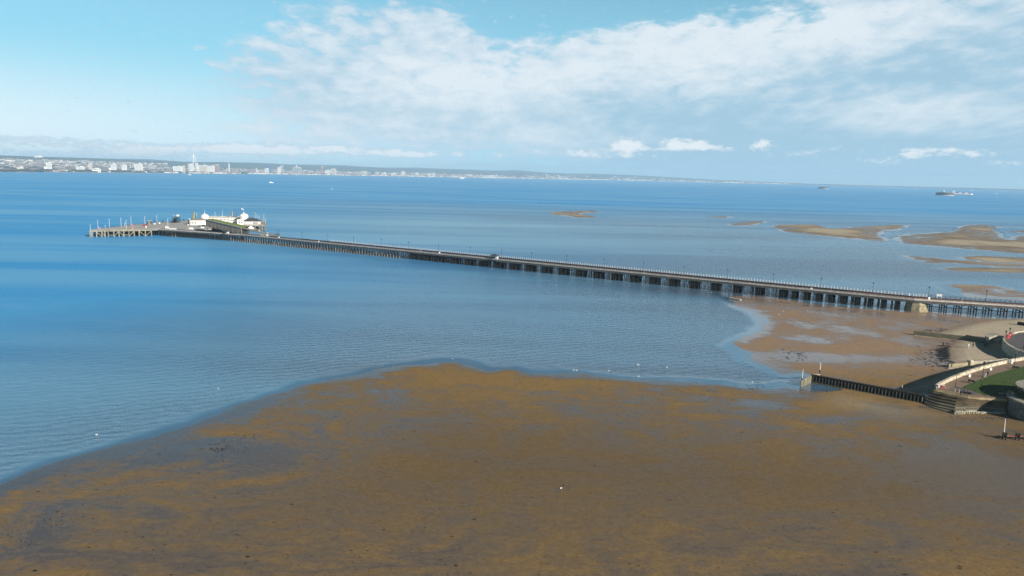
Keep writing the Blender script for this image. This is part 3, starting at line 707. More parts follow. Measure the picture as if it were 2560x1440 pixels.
for px, py in ((249, 571.5), (332, 571.2), (330, 564)):
    q = P(px, py, DK); b = MB(); b.box((0, 0, .5), (2.2, .6, .8)); b.box((-.7, 0, 1.1), (.5, .5, .5)); o = b.build('lifebelt_box', 'pink cloth', loc=tuple(q), local=True); tag(o, 'faded pink box low on the bare end of the pier head', 'box', 'pink boxes on the pier head')
b = MB(); bp = [P(x, y+.2, DK) for x, y in ((262, 570.2), (330, 562.5), (400, 556.5), (470, 552))]
for p_, q_ in zip(bp, bp[1:]):
    k_ = max(2, int((q_-p_).length/4))
    for i in range(k_): c = p_.lerp(q_, i/k_); b.box((c.x, c.y, DK+.6), (.16, .16, 1.2))
    b.beam((p_.x, p_.y, DK+1.1), (q_.x, q_.y, DK+1.1), .1, .1); b.beam((p_.x, p_.y, DK+.1), (q_.x, q_.y, DK+.1), .3, .3)
b.build('back_railing', 'fascia grey', head)
# buildings of the head
def block(name, label, x0, x1, ybase, ytop, dep, wall, roof, rooft='flat', D0=None, rh=1., win=0, z0=DK, par=None, cat='building', vis=0.):
    a, c = P(x0, ybase, z0), P(x1, ybase, z0); mid = (a+c)/2; ax = (c-a); L = ax.length; rz = math.atan2(ax.y, ax.x)
    h = zat(mid, ytop)-z0; nx, ny = -math.sin(rz), math.cos(rz); ctr = (mid.x+nx*dep/2, mid.y+ny*dep/2, z0)
    r = thing(name, label, cat, ctr, None, rz)
    MB().box((0, 0, h/2), (L, dep, h)).build('wall', wall, r, local=True)
    b = MB()
    if rooft == 'flat': b.box((0, 0, h+.16), (L+.6, dep+.6, .3))
    else: b.hip((0, 0, 0), L+1., dep+1., h+.02, rh, 0, 1. if rooft == 'gable' else .5)
    b.build('roof', roof, r, local=True)
    for i in range(win):
        x_ = -L/2+L*(vis+(1-2*vis)*(i+.5)/win); f = MB().box((x_, -dep/2-.04, h*.5), (min(.9, L/win*.45), .1, h*.45)).build('window', 'rail pale', r, local=True)
        MB().box((x_, -dep/2-.1, h*.5), (min(.7, L/win*.36), .04, h*.4)).build('pane', 'glass dark', f, local=True)
    return r, h, L, rz
wb = block('terminal_building', 'white low building with tan roof and tall windows left of the boarded wall', 474.5, 516, 562.5, 550.8, 9, 'white paint', 'roof tan', 'hip', rh=1.3, win=0)
r, h, L, rz = wb
for x_ in (-L/2+.9, -L/2+2.3, -L/2+3.7, -L/2+5.1): f = MB().box((x_, -4.54, h*.5), (.8, .1, h*.5)).build('window', 'rail pale', r, local=True); MB().box((x_, -4.6, h*.5), (.6, .04, h*.44)).build('pane', 'iron blue', f, local=True)
MB().box((L/2-1.7, -4.56, h*.62), (3.4, .12, h*.5)).build('panel', 'gull white', r, local=True)
MB().box((-L/2-.9, 1, h*.5+.3), (1.6, 4, h*1.15)).build('stair_tower', 'fascia grey', r, local=True); MB().box((-L/2-.2, 0, h*1.2), (1.3, 3, .6)).build('tank', 'white paint', r, local=True)
def dome(px, ytop, ybot, wpx, D, label, flag):
    c = at(px, ybot, D); zb = zat(c, ybot); zt = zat(c, ytop); R = wpx/2*D/F/1.02; r = thing('domed_pavilion', label, 'pavilion', (c.x, c.y, DK), 'domed pavilions on the pier head')
    zb -= DK; zt -= DK; hd = (zt-zb); b = MB(); b.lathe((0, 0, 0), [(R, 0), (R, zb+hd*.38)], 12); b.build('drum', 'white paint', r, local=True)
    b = MB(); pr = [(R*1.01, zb+hd*.38), (R*1.01, zb+hd*.42)]+[(R*math.cos(t)*.95, zb+hd*.45+hd*.52*math.sin(t)) for t in [i*math.pi/2/8 for i in range(1, 8)]]+[(.2, zt)]
    b.lathe((0, 0, 0), pr, 24); b.build('dome', 'white paint', r, local=True)
    b = MB(); b.lathe((0, 0, zt-.1), [(.55, 0), (.6, .5), (.25, .9), (.1, 1.2), (.09, 4.2)], 8); b.build('finial', 'white paint', r, local=True)
    for i in range(8):
        t = -math.pi*(i+.5)/8; f = MB().box((R*.99*math.cos(t), R*.99*math.sin(t), zb+hd*.16), (.9, .14, hd*.24), t+math.pi/2).build('window', 'rail pale', r, local=True)
    if flag: MB().add([(-.1, 0, zt+4.3), (-2.6, .3, zt+5.3), (-2.8, .2, zt+4.4), (-.1, 0, zt+3.3), (-.1, .06, zt+4.3), (-2.6, .36, zt+5.3), (-2.8, .26, zt+4.4), (-.1, .06, zt+3.3)], [(0, 1, 2, 3), (7, 6, 5, 4), (0, 4, 5, 1), (1, 5, 6, 2), (2, 6, 7, 3), (3, 7, 4, 0)]).build('flag', 'gull white', r, local=True)
dome(512, 534.5, 546, 18.4, 800, 'white domed pavilion behind the white building with tan roof', False)
dome(610, 533, 544.5, 20, 800, 'white domed pavilion with a flag at the right of the pier head', True)
block('concourse_hall', 'long low pale hall joining the two white domes', 519, 603, 550.5, 544.5, 9, 'warm white', 'rail pale', 'flat', win=9)
block('gallery_roof', 'long dark-fronted gallery with a pale roof behind the hall', 520, 598, 547.5, 541.6, 5, 'fascia grey', 'white paint', 'flat')
block('waiting_room', 'low white block above the middle of the mossy roof', 545, 575, 557, 550.6, 7, 'white paint', 'rail pale', 'flat', win=3)
block('booking_office', 'white block beside the mossy roof, right of the low waiting room', 573, 596, 560, 554, 7, 'white paint', 'white paint', 'flat', win=3)
block('taller_block', 'taller white block with two dark windows left of the slate-roofed cafe', 593, 609, 562.4, 549.5, 8, 'white paint', 'warm white', 'flat', win=2, vis=.2)
cf = block('cafe', 'white cafe with a dark slate hipped roof at the right end of the pier head', 609, 651, 562.0, 553.6, 13, 'white paint', 'roof slate', 'hip', rh=2.6, win=0)
r, h, L, rz = cf
for i in range(4): f = MB().box((L*.08+i*1.15, -6.54, h*.52), (.85, .1, h*.62)).build('window', 'rail pale', r, local=True); MB().box((L*.08+i*1.15, -6.6, h*.52), (.65, .04, h*.55)).build('pane', 'iron blue', f, local=True)
MB().box((L*.4, -6.56, h*.5), (2.2, .1, h*.7)).build('glazed_door', 'far cream', r, local=True)
MB().box((-L/2+.8, -6.56, h*.4), (.9, .1, h*.7)).build('door', 'concrete', r, local=True)
block('rear_pavilion', 'flat slate-roofed white pavilion behind the cafe', 618, 637, 554, 547.6, 8, 'white paint', 'roof slate', 'hip', rh=1.2, win=0)
q0, q1 = P(609, 563.3, DK), P(664, 563.0, DK); b = MB(); k_ = 26
for i in range(k_+1): c = q0.lerp(q1, i/k_); b.box((c.x, c.y, DK+.6), (.14, .14, 1.2))
b.beam((q0.x, q0.y, DK+1.15), (q1.x, q1.y, DK+1.15), .14, .16); b.beam((q0.x, q0.y, DK+.5), (q1.x, q1.y, DK+.5), .1, .3)
for i in range(9): c = e0.lerp(e1, i/8); b.box((c.x, c.y, DK+.7), (.2, .2, 1.5))
b.beam((e0.x, e0.y, DK+1.3), (e1.x, e1.y, DK+1.3), .2, .2); b.build('terrace_railing', 'roof tan', head)
for px, py, lab in ((655, 559, 'left'), (660, 560, 'right')):
    q = P(px, py, DK); b = MB()
    for x_ in (-1.2, 0, 1.2): b.box((x_, 0, 1.3), (.18, .18, 2.6))
    for z_ in (.8, 1.6, 2.4): b.box((0, 0, z_), (2.8, .14, .2))
    b.box((0, .8, .5), (2.6, 1.2, .9)); tag(b.build('timber_screen', 'roof tan', loc=tuple(q), local=True), 'brown timber screen on the cafe terrace, the %s one' % lab, 'screen', 'timber screens on the terrace')
# linkspan booms and gantry
def boom(xb, yb, xt, yt, wpx, m0, label):
    q = P(xb, yb, DK); d_ = math.hypot(q.x, q.y); t = at(xt, yt, d_); b = MB(); wd = wpx*d_/F
    b.add([(q.x-wd/2, q.y, DK), (q.x+wd/2, q.y, DK), (q.x+wd/2, q.y+2, DK), (q.x-wd/2, q.y+2, DK), (t.x-wd*.2, t.y, t.z), (t.x+wd*.2, t.y, t.z), (t.x+wd*.2, t.y+1, t.z), (t.x-wd*.2, t.y+1, t.z)],
          ((0, 3, 2, 1), (4, 5, 6, 7), (0, 1, 5, 4), (1, 2, 6, 5), (2, 3, 7, 6), (3, 0, 4, 7)))
    r = thing('ramp_boom', label, 'ramp', (q.x, q.y, DK), 'raised ramps behind the pier head'); b.build('ramp', m0, r)
    b = MB(); b.beam((q.x-wd*.7, q.y+1, DK), (t.x-wd*.3, t.y+.8, t.z), .5, .5); b.beam((q.x+wd*.6, q.y+1, DK), (t.x+wd*.25, t.y+.8, t.z+.5), .3, .3); b.box((q.x, q.y+1, DK+.5), (wd*1.6, 2, 1)); b.build('frame', 'dark timber', r)
boom(483, 549, 486, 529.5, 5, 'straw', 'raised yellowish ramp leaning over the white building')
boom(580.5, 549, 581, 526.5, 4, 'far grey', 'raised grey ramp behind the long hall')
q = P(590.5, 549, DK); q2 = P(604, 549, DK); h = zat(q, 533.5); b = MB()
for p_ in (q, q2): b.box((p_.x, p_.y, (h+DK)/2), (.7, .7, h-DK))
b.beam((q.x, q.y, h), (q2.x, q2.y, h), .6, .8); b.beam((q.x, q.y, h-3), (q2.x, q2.y, h-3), .3, .4); tag(b.build('gantry', 'far blue', loc=tuple(q)), 'blue steel portal frame behind the right-hand dome', 'gantry')
# boarded ramp wall with the mossy roof
W1, W2, W3 = P(515, 566, 9.7), P(604, 587, 5.75), P(692, 594.5, 5.9)
zt1, zt2, zb3 = zat(W1, 548.5), zat(W2, 569.5), zat(W3, 590.5)
shed = thing('boarded_ramp', 'long dark weatherboarded ramp wall with a mossy green roof on the pier', 'ramp', (W2.x, W2.y, DK))
dv = Vector((W2.x-W1.x, W2.y-W1.y, 0)).normalized(); nv = Vector((-dv.y, dv.x, 0)); nv = nv if nv.y > 0 else -nv
def panel(b, p, q, zb0, zt0, zb1, zt1_, th):
    a0 = (p.x, p.y); a1 = (q.x, q.y); o = nv*th
    b.prism([a0, a1, (a1[0]+o.x, a1[1]+o.y), (a0[0]+o.x, a0[1]+o.y)], [zb0, zb1, zb1, zb0], [zt0, zt1_, zt1_, zt0]); return b
panel(MB(), W1, W2, 9.7, zt1, 5.75, zt2, .5).build('boarding', 'grey boarding', shed)
b = MB()
for i in range(26):
    t = i/25; p_ = W1.lerp(W2, t); z0 = lerp(9.7, 5.75, t); z1 = lerp(zt1, zt2, t); b.box((p_.x-nv.x*.08, p_.y-nv.y*.08, (z0+z1)/2+(.0 if i % 3 else .6)), (.22, .22, (z1-z0)*(.96 if i % 3 else .6)))
b.build('batten', 'weathered timber', shed)
b = MB(); rb = nv*6; zr1, zr2 = zat(W1+rb, 546.3), zat(W2+rb, 565.2)
b.add([(W1.x-nv.x*.3, W1.y-nv.y*.3, zt1-.05), (W2.x-nv.x*.3, W2.y-nv.y*.3, zt2-.05), (W2.x+rb.x, W2.y+rb.y, zr2-.2), (W1.x+rb.x, W1.y+rb.y, zr1-.2),
       (W1.x-nv.x*.3, W1.y-nv.y*.3, zt1+.2), (W2.x-nv.x*.3, W2.y-nv.y*.3, zt2+.2), (W2.x+rb.x, W2.y+rb.y, zr2), (W1.x+rb.x, W1.y+rb.y, zr1)],
      ((0, 3, 2, 1), (4, 5, 6, 7), (0, 1, 5, 4), (1, 2, 6, 5), (2, 3, 7, 6), (3, 0, 4, 7)))
b.build('roof', 'roof moss', shed)
b = MB(); b.beam((W1.x-nv.x*.4, W1.y-nv.y*.4, zt1+.05), (W2.x-nv.x*.4, W2.y-nv.y*.4, zt2+.05), .25, .5); b.build('gutter', 'rail pale', shed)
Wb1, Wb2 = W1+nv*5.5, W2+nv*5.5
panel(MB(), Wb1, Wb2, DK, zr1-.5, DK, zr2-.5, .4).build('back_wall', 'dark timber', shed)
b = MB(); b.add([(W2.x, W2.y, zt2-.6), (W3.x, W3.y, zb3-.3), (W3.x+nv.x*2.5, W3.y+nv.y*2.5, zb3-.2), (W2.x+nv.x*3, W2.y+nv.y*3, zt2-.5), (W2.x, W2.y, zt2), (W3.x, W3.y, zb3), (W3.x+nv.x*2.5, W3.y+nv.y*2.5, zb3+.1), (W2.x+nv.x*3, W2.y+nv.y*3, zt2+.1)],
             ((0, 3, 2, 1), (4, 5, 6, 7), (0, 1, 5, 4), (1, 2, 6, 5), (2, 3, 7, 6), (3, 0, 4, 7))); b.build('lower_roof', 'roof tan', shed)
for i in range(22):
    t = i/21*.8; p_ = W2.lerp(W3, t); z1 = lerp(zt2-.6, zb3-.3, t); zz_ = z1*.72+DK*.28; MB().box((p_.x, p_.y, (DK+zz_)/2), (.16, .16, max(.3, zz_-DK))).build('paling', 'weathered timber', shed)
for i in range(8): t = i/7; p_ = W1.lerp(W2, t); MB().box((p_.x+nv.x, p_.y+nv.y, 3), (.4, .4, 11)).build('column', 'dark timber', shed)
for i in range(6): t = i/5; p_ = W1.lerp(W2, t); MB().box((p_.x+nv.x*7, p_.y+nv.y*7, 3), (.4, .4, 11)).build('column', 'dark timber', shed)
p_ = W1.lerp(W2, .5)+nv*6; MB().prism([(W1.x+nv.x*.6, W1.y+nv.y*.6), (W2.x, W2.y+1), (Wb2.x, Wb2.y), (Wb1.x, Wb1.y)], DK-.9, DK-.2).build('track_bed', 'black timber', shed)
q = at(627, 571.5, 634); b = MB(); zq = zat(q, 571.8); b.hip((0, 0, 0), 5.6, 5.6, .6, 1.9, .5, .02); b.box((0, 0, .3), (4.8, 4.8, .6), .5); b.tube((.0, 0, 2.2), (0, 0, 5.2), .12, .1, 6)
tag(b.build('white_canopy', 'white paint', loc=(q.x, q.y, zq), local=True), 'white pointed canopy on the lower end of the mossy roof', 'canopy')
for px, py, hh, wd, lab in ((648.5, 583, 1.6, 1.5, 'small round white sign by the pier track'), (668.5, 592.0, 2.6, 1.6, 'white upright notice board beside the pier track')):
    q = P(px, py, DK); b = MB(); b.box((0, 0, hh/2+.8), (wd, .2, hh)); b.box((0, .14, .7), (.14, .14, 1.4)); tag(b.build('notice_board', 'white paint', loc=tuple(q), local=True), lab, 'sign')
q = P(658, 590.8, DK); tag(MB().hip((0, 0, 0), 7, 2.6, .1, 1.2, -.5, .8).build('gravel_heap', 'straw', loc=tuple(q), local=True), 'yellowish heap of ballast beside the pier track', 'heap')
q0, q1 = P(668, 586, DK), P(690, 593, DK); b = MB(); k_ = 14; prev = None                # curved safety fence
for i in range(k_+1):
    t = i/k_; c = (lerp(q0.x, q1.x, t)+3*math.sin(t*3.14), lerp(q0.y, q1.y, t)+9*math.sin(t*3.14)); b.box((c[0], c[1], DK+.8), (.1, .1, 1.7))
    if prev: b.beam((*prev, DK+1.6), (*c, DK+1.6), .1, .1); b.beam((*prev, DK+.8), (*c, DK+.8), .08, .08); b.beam((*prev, DK-.2), (*c, DK-.2), .5, .5)
    prev = c
tag(b.build('curved_railing', 'fascia grey', loc=tuple(q0)), 'curved grey railing where the pier widens to its head', 'railing')
# small white things on the pier deck
for px, off, hh, lab in ((698, 1.2, 1.6, 'white lifebelt box on the pier, the one nearest the pier head'), (797, 1.2, 1.3, 'white lifebelt box on the pier, second from the pier head'), (1099, .9, 1.6, 'white lifebelt box on the pier road just left of the mid-pier shelter'),
                     (2028, 3., .9, 'low white box on the pier road above the sand'), (2321.6, 1.2, 1.8, 'white lifebelt box on the pier above the stone block')):
    k = s_at(px, off, DK); q = pt(k, off); b = MB(); b.box((0, 0, hh*.65), (.9, .5, hh*.7)); b.box((0, 0, hh*.15), (.2, .2, hh*.3)); tag(b.build('lifebelt_box', 'white paint', loc=(*q, DK+.03), local=True, ), lab, 'box', 'white lifebelt boxes on the pier')
k = s_at(2347.6, PW-.3, DK+1); q = pt(k, PW-.5); b = MB(); b.box((0, 0, 1.5), (2.4, .12, 1.1), -.3); b.box((-.9, .25, .5), (.14, .14, 1.)); b.box((.9, -.3, .5), (.14, .14, 1.)); tag(b.build('sign_board', 'white paint', loc=(*q, DK), local=True), 'wide white sign board on the dark pier railing', 'sign')
# ------------------------------------------------------------------ the far shore
SH_D = [(-900, 5000), (-300, 5300), (0, 5600), (400, 7200), (800, 9500), (1300, 12000), (1600, 14800), (1900, 15200), (2100, 15200), (2560, 13500), (3400, 12000)]
SKY1 = [(-900, 380), (-300, 385), (0, 388.5), (70, 390), (150, 393), (260, 396), (330, 400), (420, 403), (500, 406), (570, 406.5), (650, 409), (750, 413), (850, 416), (950, 420), (1040, 422), (1150, 426.5), (1240, 429), (1340, 432.5), (1420, 435.5), (1480, 437), (1560, 439), (1650, 443), (1750, 447.5), (1900, 454), (2040, 459.6), (2300, 467.2), (2560, 474), (3400, 494)]
SKY2 = [(-900, 372), (-300, 384), (0, 391), (130, 394), (250, 395.5), (310, 396.5), (370, 397), (420, 401), (470, 404.5), (560, 405), (650, 407), (730, 411), (800, 412), (860, 413), (950, 418.5), (1040, 419), (1150, 423), (1240, 426.5), (1275, 425.2), (1310, 426.5), (1350, 430.5), (1420, 433.5), (1480, 434), (1560, 436.5), (1650, 441), (1750, 447), (1900, 455), (2560, 476), (3400, 498)]
SKY2 = [(x, y+.0) for x, y in SKY2]
XS = list(range(-900, 3401, 20))
jit = lambda x, a, s: a*float(fbm(np.array([x*1.]), np.array([s*77.]), 90.)[0])
def ground_at(px, D): q = at(px, 440, D); return (q.x, q.y)
def shoreD(px): return interp(px, SH_D)*(1+.012*math.sin(px*.02)+.01*math.sin(px*.071))
def terrain(name, rows, material):
    """rows: list of functions px -> (D, z)"""
    b = MB(); nr = len(rows); nc = len(XS)
    for fn in rows:
        for px in XS: D, z = fn(px); g = ground_at(px, D); b.v.append((g[0], g[1], z))
    for i in range(nr-1):
        for j in range(nc-1): b.f.append((i*nc+j, i*nc+j+1, (i+1)*nc+j+1, (i+1)*nc+j)); b.mi.append(0)
    g = ground_at(1000, 12000); o = b.build(name, material, loc=(g[0], g[1], 0), smooth=True); o['kind'] = 'structure'; return o
def zsky(px, D, lst, extra=0.):
    q = ground_at(px, D); return max(zat(q, interp(px, lst)+extra), 3.)
terrain('far_beach', [lambda p: (shoreD(p)-12, -1.5), lambda p: (shoreD(p)+10, 1.2), lambda p: (shoreD(p)+90, 4.), lambda p: (shoreD(p)+140, 4.2)], 'far beach')
def fp(p, k):                                     # gentle plain rising to the first ridge
    D = shoreD(p); D1 = D+1800+(3500 if p < 1300 else 1800); zt = zsky(p, D1, SKY1, jit(p, 1.2, 1))
    return D+130+(D1-D-130)*k, max(4., zt*(k**2.0)) if k < 1 else zt
terrain('far_plain', [(lambda p, k=k: fp(p, k)) for k in (0., .15, .3, .45, .6, .75, .88, 1.)]+[lambda p: (fp(p, 1.)[0]+900, fp(p, 1.)[1]*.6)], 'town ground')
terrain('hills', [lambda p: (18200, 2.), lambda p: (19000, zsky(p, 19000, SKY2, 1.+jit(p, 1.5, 3))*.8), lambda p: (20000, zsky(p, 20000, SKY2, jit(p, 1.0, 5))), lambda p: (21500, zsky(p, 20000, SKY2)*.7)], 'hill far')
def plainz(p, D):
    D0 = shoreD(p)+130; k = (D-D0)/max(1, fp(p, 1.)[0]-D0); return fp(p, max(0, min(1, k)))[1] if k > 0 else 4.
# woods and the mass of small houses
b = MB()
def clump(px, D, wd, h):
    g = ground_at(px, D); z = plainz(px, D)-1
    b.lathe((g[0], g[1], z), [(wd*.5, 0), (wd*.55, h*.45), (wd*.38, h*.8), (wd*.1, h)], 7, 1., .7, random.random()*3)
for i in range(520):
    px = random.uniform(-120, 560) if i < 330 else random.uniform(560, 1900); D = shoreD(px)+random.choice((180, 300, 420, 700, 1100, 1700, 2500))*random.uniform(.8, 1.2); clump(px, D, random.uniform(50, 150)*(1 if px < 700 else .8), random.uniform(9, 20))
for i in range(260): px = random.uniform(1700, 2660); clump(px, shoreD(px)+random.uniform(160, 320), random.uniform(60, 160), random.uniform(6, 12))
for i in range(140): px = random.uniform(0, 500); clump(px, shoreD(px)+random.uniform(150, 260), random.uniform(40, 110), random.uniform(7, 14))
b.build('woodland', 'wood far', loc=ground_at(400, 7500)+(0,), kind='stuff')
def dens(px): return 1. if px < 1100 else .7 if px < 1450 else .35
b = MB()
for i in range(5600):
    px = random.uniform(-150, 1900) if random.random() < .6 else random.uniform(-100, 1250)
    if random.random() > dens(px): continue
    D = shoreD(px)+170+(random.random()**1.5)*(4300 if px < 420 else 2900); g = ground_at(px, D); z = plainz(px, D); L, W, h = random.uniform(14, 75), random.uniform(10, 16), random.uniform(5, 11); rz = random.uniform(-.5, .5)
    b.cur = random.choices((0, 1, 2, 3), (.45, .25, .18, .12))[0]; b.box((g[0], g[1], z+h/2-.5), (L, W, h+1), rz); b.cur = 4; b.gable((g[0], g[1], 0), L+1, W+1, z+h, 3.5, rz)
for i in range(900):
    px = random.uniform(410, 1330) if i < 480 else random.uniform(1000, 1480) if i < 760 else random.uniform(1480, 1980); D = shoreD(px)+random.uniform(40, 150); g = ground_at(px, D); L, W, h = random.uniform(14, 60), random.uniform(9, 14), random.uniform(5, 12)
    L, h = (L, h) if i < 480 else (L*1.4, h*1.3); b.cur = random.choices((0, 1, 2, 3), (.45, .25, .2, .1))[0]; b.box((g[0], g[1], 3+h/2), (L, W, h+1), 0); b.cur = 4; b.gable((g[0], g[1], 0), L+1, W+1, 3+h, 3.5, 0)
b.build('town_houses', ['far white', 'far cream', 'far brick', 'far grey', 'far roof'], loc=ground_at(700, 9000)+(0,), kind='stuff')
# separate small houses that stand out near the water
def house_mesh(L, W, h, wallm):
    r = thing('far_house', '', 'house', (0, 0, 0), 'houses along the far shore'); MB().box((0, 0, h/2), (L, W, h)).build('wall', wallm, r, local=True)
    b = MB(); b.gable((0, 0, 0), L+1.5, W+1.5, h, W*.3); b.build('roof', 'far roof', r, local=True); return r
HP_ = [('white', 'far white', 42, 15, 13), ('cream', 'far cream', 34, 15, 12), ('red brick', 'far brick', 38, 15, 12), ('grey', 'far grey', 48, 18, 14)]
for ci, (cn, wm, L, W, h) in enumerate(HP_):
    pr = None
    for i in range(34 if ci == 0 else 18):
        px = random.uniform(-60, 1460) if i % 5 else random.uniform(1480, 1980); D = shoreD(px)+random.uniform(150, 330); g = ground_at(px, D); lab = 'small %s house by the water in the far town' % cn
        if pr is None: pr = house_mesh(L, W, h, wm); pr.location = (*g, plainz(px, D)-1); pr['label'] = lab
        else: dup(pr, (*g, plainz(px, D)-1), lab, random.uniform(-.35, .35), random.uniform(.7, 1.25))
def tower_block(x0, x1, ytop, off, wallm, label, roofh=0., steps=0, cat='building', name='far_block', dep=None):
    px = (x0+x1)/2; D = shoreD(px)+off; g = ground_at(px, D); z = plainz(px, D); z = max(z, zat(g, ytop)-14.) if off > 3000 else z; h = max(8., zat(g, ytop)-z); L = (x1-x0)*D/F; W = dep or min(L*.8, 40)
    r = thing(name, label, cat, (*g, z-1), None, -math.atan2(g[0], g[1])*.9); h += 1
    b = MB(); b.box((0, 0, h/2), (L, W, h))
    nf = max(2, int(h/9))
    b.build('wall', wallm, r, local=True); b = MB()
    for k_ in range(nf): b.box((0, -W/2-.3, (k_+.62)*h/nf), (L*.9, .7, h/nf*.32))
    b.build('window_band', 'hull dark', r, local=True)
    b = MB(); b.box((0, 0, h+1), (L*.96, W*.96, 2)); b.box((L*.15, 0, h+3.5), (L*.3, W*.4, 4))
    if steps: b.box((-L*.62, 0, h*.25), (L*.5, W*.9, h*.5))
    b.build('roof', 'far white' if wallm != 'far blue' else 'far blue', r, local=True)
for a in [(119.5, 129.5, 406, 900, 'far white', 'white stepped tower block alone among low houses, far left shore', 0, 1), (224, 230.5, 408.5, 900, 'far cream', 'narrow cream tower block left of the paired white blocks on the far shore'),
          (280.5, 291, 410, 700, 'far white', 'white block with a lower wing, left half of the far town', 0, 1), (307, 317, 412.7, 600, 'far white', 'plain white block between the winged block and the broad white slab'),
          (340, 356, 410.3, 700, 'far white', 'broad white slab block left of the sail tower'), (195, 210, 417, 400, 'far white', 'low white warehouse roof near the water, far left'), (234, 250, 422.5, 160, 'far white', 'white house complex right on the far left beach'),
          (47, 58, 418.6, 220, 'far cream', 'cream villa among dark trees at the far left edge'), (93, 107, 390.5, 3900, 'far white', 'white hilltop building on the ridge at far left'), (436, 455, 416.3, 250, 'far white', 'long white terrace left of the sail tower'),
          (456, 463, 415.2, 200, 'far cream', 'cream block just right of the long white terrace'), (472, 483, 410.3, 300, 'far white', 'tall white slab touching the left side of the sail tower'), (491.5, 496, 408.6, 320, 'far white', 'slim white tower touching the right side of the sail tower'),
          (499, 519, 413.4, 320, 'far cream', 'wide pale slab right of the sail tower'), (521.5, 536, 415.2, 220, 'far white', 'lower white slab following the wide pale one'), (537, 549, 412.6, 260, 'far brick', 'pinkish brick block at the end of the white slabs'),
          (572.8, 575.3, 411, 500, 'far white', 'needle-thin white tower beside the blue crane'), (663, 672, 421.5, 200, 'far white', 'white block below the dark blue building'), (666, 677.5, 416.2, 500, 'far blue', 'dark blue block in the far town'),
          (694.5, 698.5, 419, 260, 'far white', 'first of two white towers right of the blue block'), (699.2, 703.2, 417.2, 260, 'far white', 'second and taller of two white towers right of the blue block'), (703, 708.5, 414.4, 700, 'far grey', 'dark-topped grey tower behind the two white towers'),
          (740, 743.6, 414.2, 640, 'far white', 'thin white tower on the grey-green hall'), (733, 754, 419, 560, 'far grey', 'wide grey-green hall under a thin white tower'), (803, 809.2, 416.8, 260, 'far brick', 'lone pinkish tower block, the tallest right of the grey hall'),
          (814, 824, 425.5, 220, 'far white', 'small white block right of the pinkish tower'), (827, 840, 422.3, 420, 'far cream', 'beige slab right of the pinkish tower'), (903, 917, 428.4, 260, 'far cream', 'cream double block before the teal building'),
          (928, 936, 429.6, 200, 'far blue', 'teal glass block on the far waterfront'), (940, 946, 431, 230, 'far cream', 'cream block just right of the teal one'), (955, 965, 433.2, 200, 'far white', 'first bright white hotel right of the teal block'),
          (978, 990, 433.6, 200, 'far white', 'second bright white hotel right of the teal block'), (1003, 1012, 428.8, 800, 'far white', 'white hall roof set back behind the hotels'), (1039, 1046, 431.6, 400, 'far white', 'white domed hall behind the seafront'),
          (1069, 1076.5, 433.8, 260, 'far white', 'left one of the twin white towers on the far seafront'), (1081, 1087.5, 432.8, 260, 'far white', 'right one of the twin white towers on the far seafront'), (1109, 1114.5, 434, 260, 'far brick', 'pinkish tower right of the twin white towers'),
          (1169, 1180, 436.8, 200, 'far white', 'white gabled hall near the ferry on the far shore'), (1204, 1222, 440, 180, 'far white', 'long white shed on the right part of the far town'), (1222, 1236, 438.6, 180, 'far white', 'higher white shed adjoining the long one'),
          (1391, 1396, 443.3, 200, 'far cream', 'single cream block at the right end of the brick houses'), (1690, 1712, 450.8, 200, 'far white', 'low white holiday village on the right-hand far shore'), (1593, 1600, 449.8, 200, 'far white', 'isolated white house left of the holiday village')]:
    tower_block(*a)
# sail tower
px = 486.; D = shoreD(px)+130; g = ground_at(px, D); sc1 = D/F; zt = zat(g, 381.); r = thing('sail_tower', 'slender white sail-shaped observation tower, tallest on the far shore', 'tower', (*g, 3))
u = Vector((g[1], -g[0], 0)).normalized(); gv = Vector((g[0], g[1], 0))
def pp(x, y): return gv+u*((x-px)*sc1)+Vector((0, 0, zat(g, y)))
def bow(name, pts, wd):
    b = MB()
    for (a, c) in zip(pts, pts[1:]): b.tube(pp(*a), pp(*c), wd, wd, 8)
    b.build(name, 'far white', r)
bow('leg', [(484.6, 427), (484.3, 415), (484.5, 405), (485.2, 396), (485.6, 388)], 2.3)
bow('leg', [(487.6, 427), (487.6, 420), (489.5, 412), (490.6, 405), (490.2, 398), (488.4, 392), (486.2, 388)], 2.3)
bow('sail', [(487.4, 425), (485.8, 418), (485.8, 410), (486.4, 402), (486.2, 394)], 1.8)
b = MB(); b.tube(pp(485.7, 396), pp(485.7, 389), 4.6, 3.8, 12); b.build('viewing_deck', 'far white', r)
b = MB(); b.tube(pp(485.7, 389.5), pp(485.7, 381), 2.4, .6, 8); b.build('spire', 'far white', r)
px, D = 571.5, shoreD(571)+180; g2 = ground_at(px, D); b = MB(); z1 = zat(g2, 405); b.tube((*g2, 3), (*g2, z1), 4, 3, 6); q = at(574.5, 403.8, D); b.beam((*g2, z1), (q.x, q.y, q.z), 4, 5); q = at(569.8, 406.5, D); b.beam((*g2, z1-2), (q.x, q.y, q.z), 4, 6)
tag(b.build('dock_crane', 'far grey', loc=(*g2, 3)), 'pale blue-grey dock crane right of the sail tower', 'crane')
px, D = 793., shoreD(793)+240; g2 = ground_at(px, D); tag(MB().tube((*g2, 2), (*g2, zat(g2, 417.5)), 2.4, 1.2, 6).build('mast', 'far grey', loc=(*g2, 2)), 'thin grey mast left of the pinkish tower block', 'mast')
px, D = 641.5, shoreD(641)+180; g2 = ground_at(px, D); b = MB(); h = zat(g2, 420.8); b.box((g2[0], g2[1], 10), (70, 24, 18)); b.tube((*g2, 2), (*g2, h), 7, 5, 8); b.tube((*g2, h), (*g2, h+9), 3, .5, 8); tag(b.build('church', 'far cream', loc=(*g2, 2)), 'cream church with a pointed tower between the white slabs and the blue block', 'church')
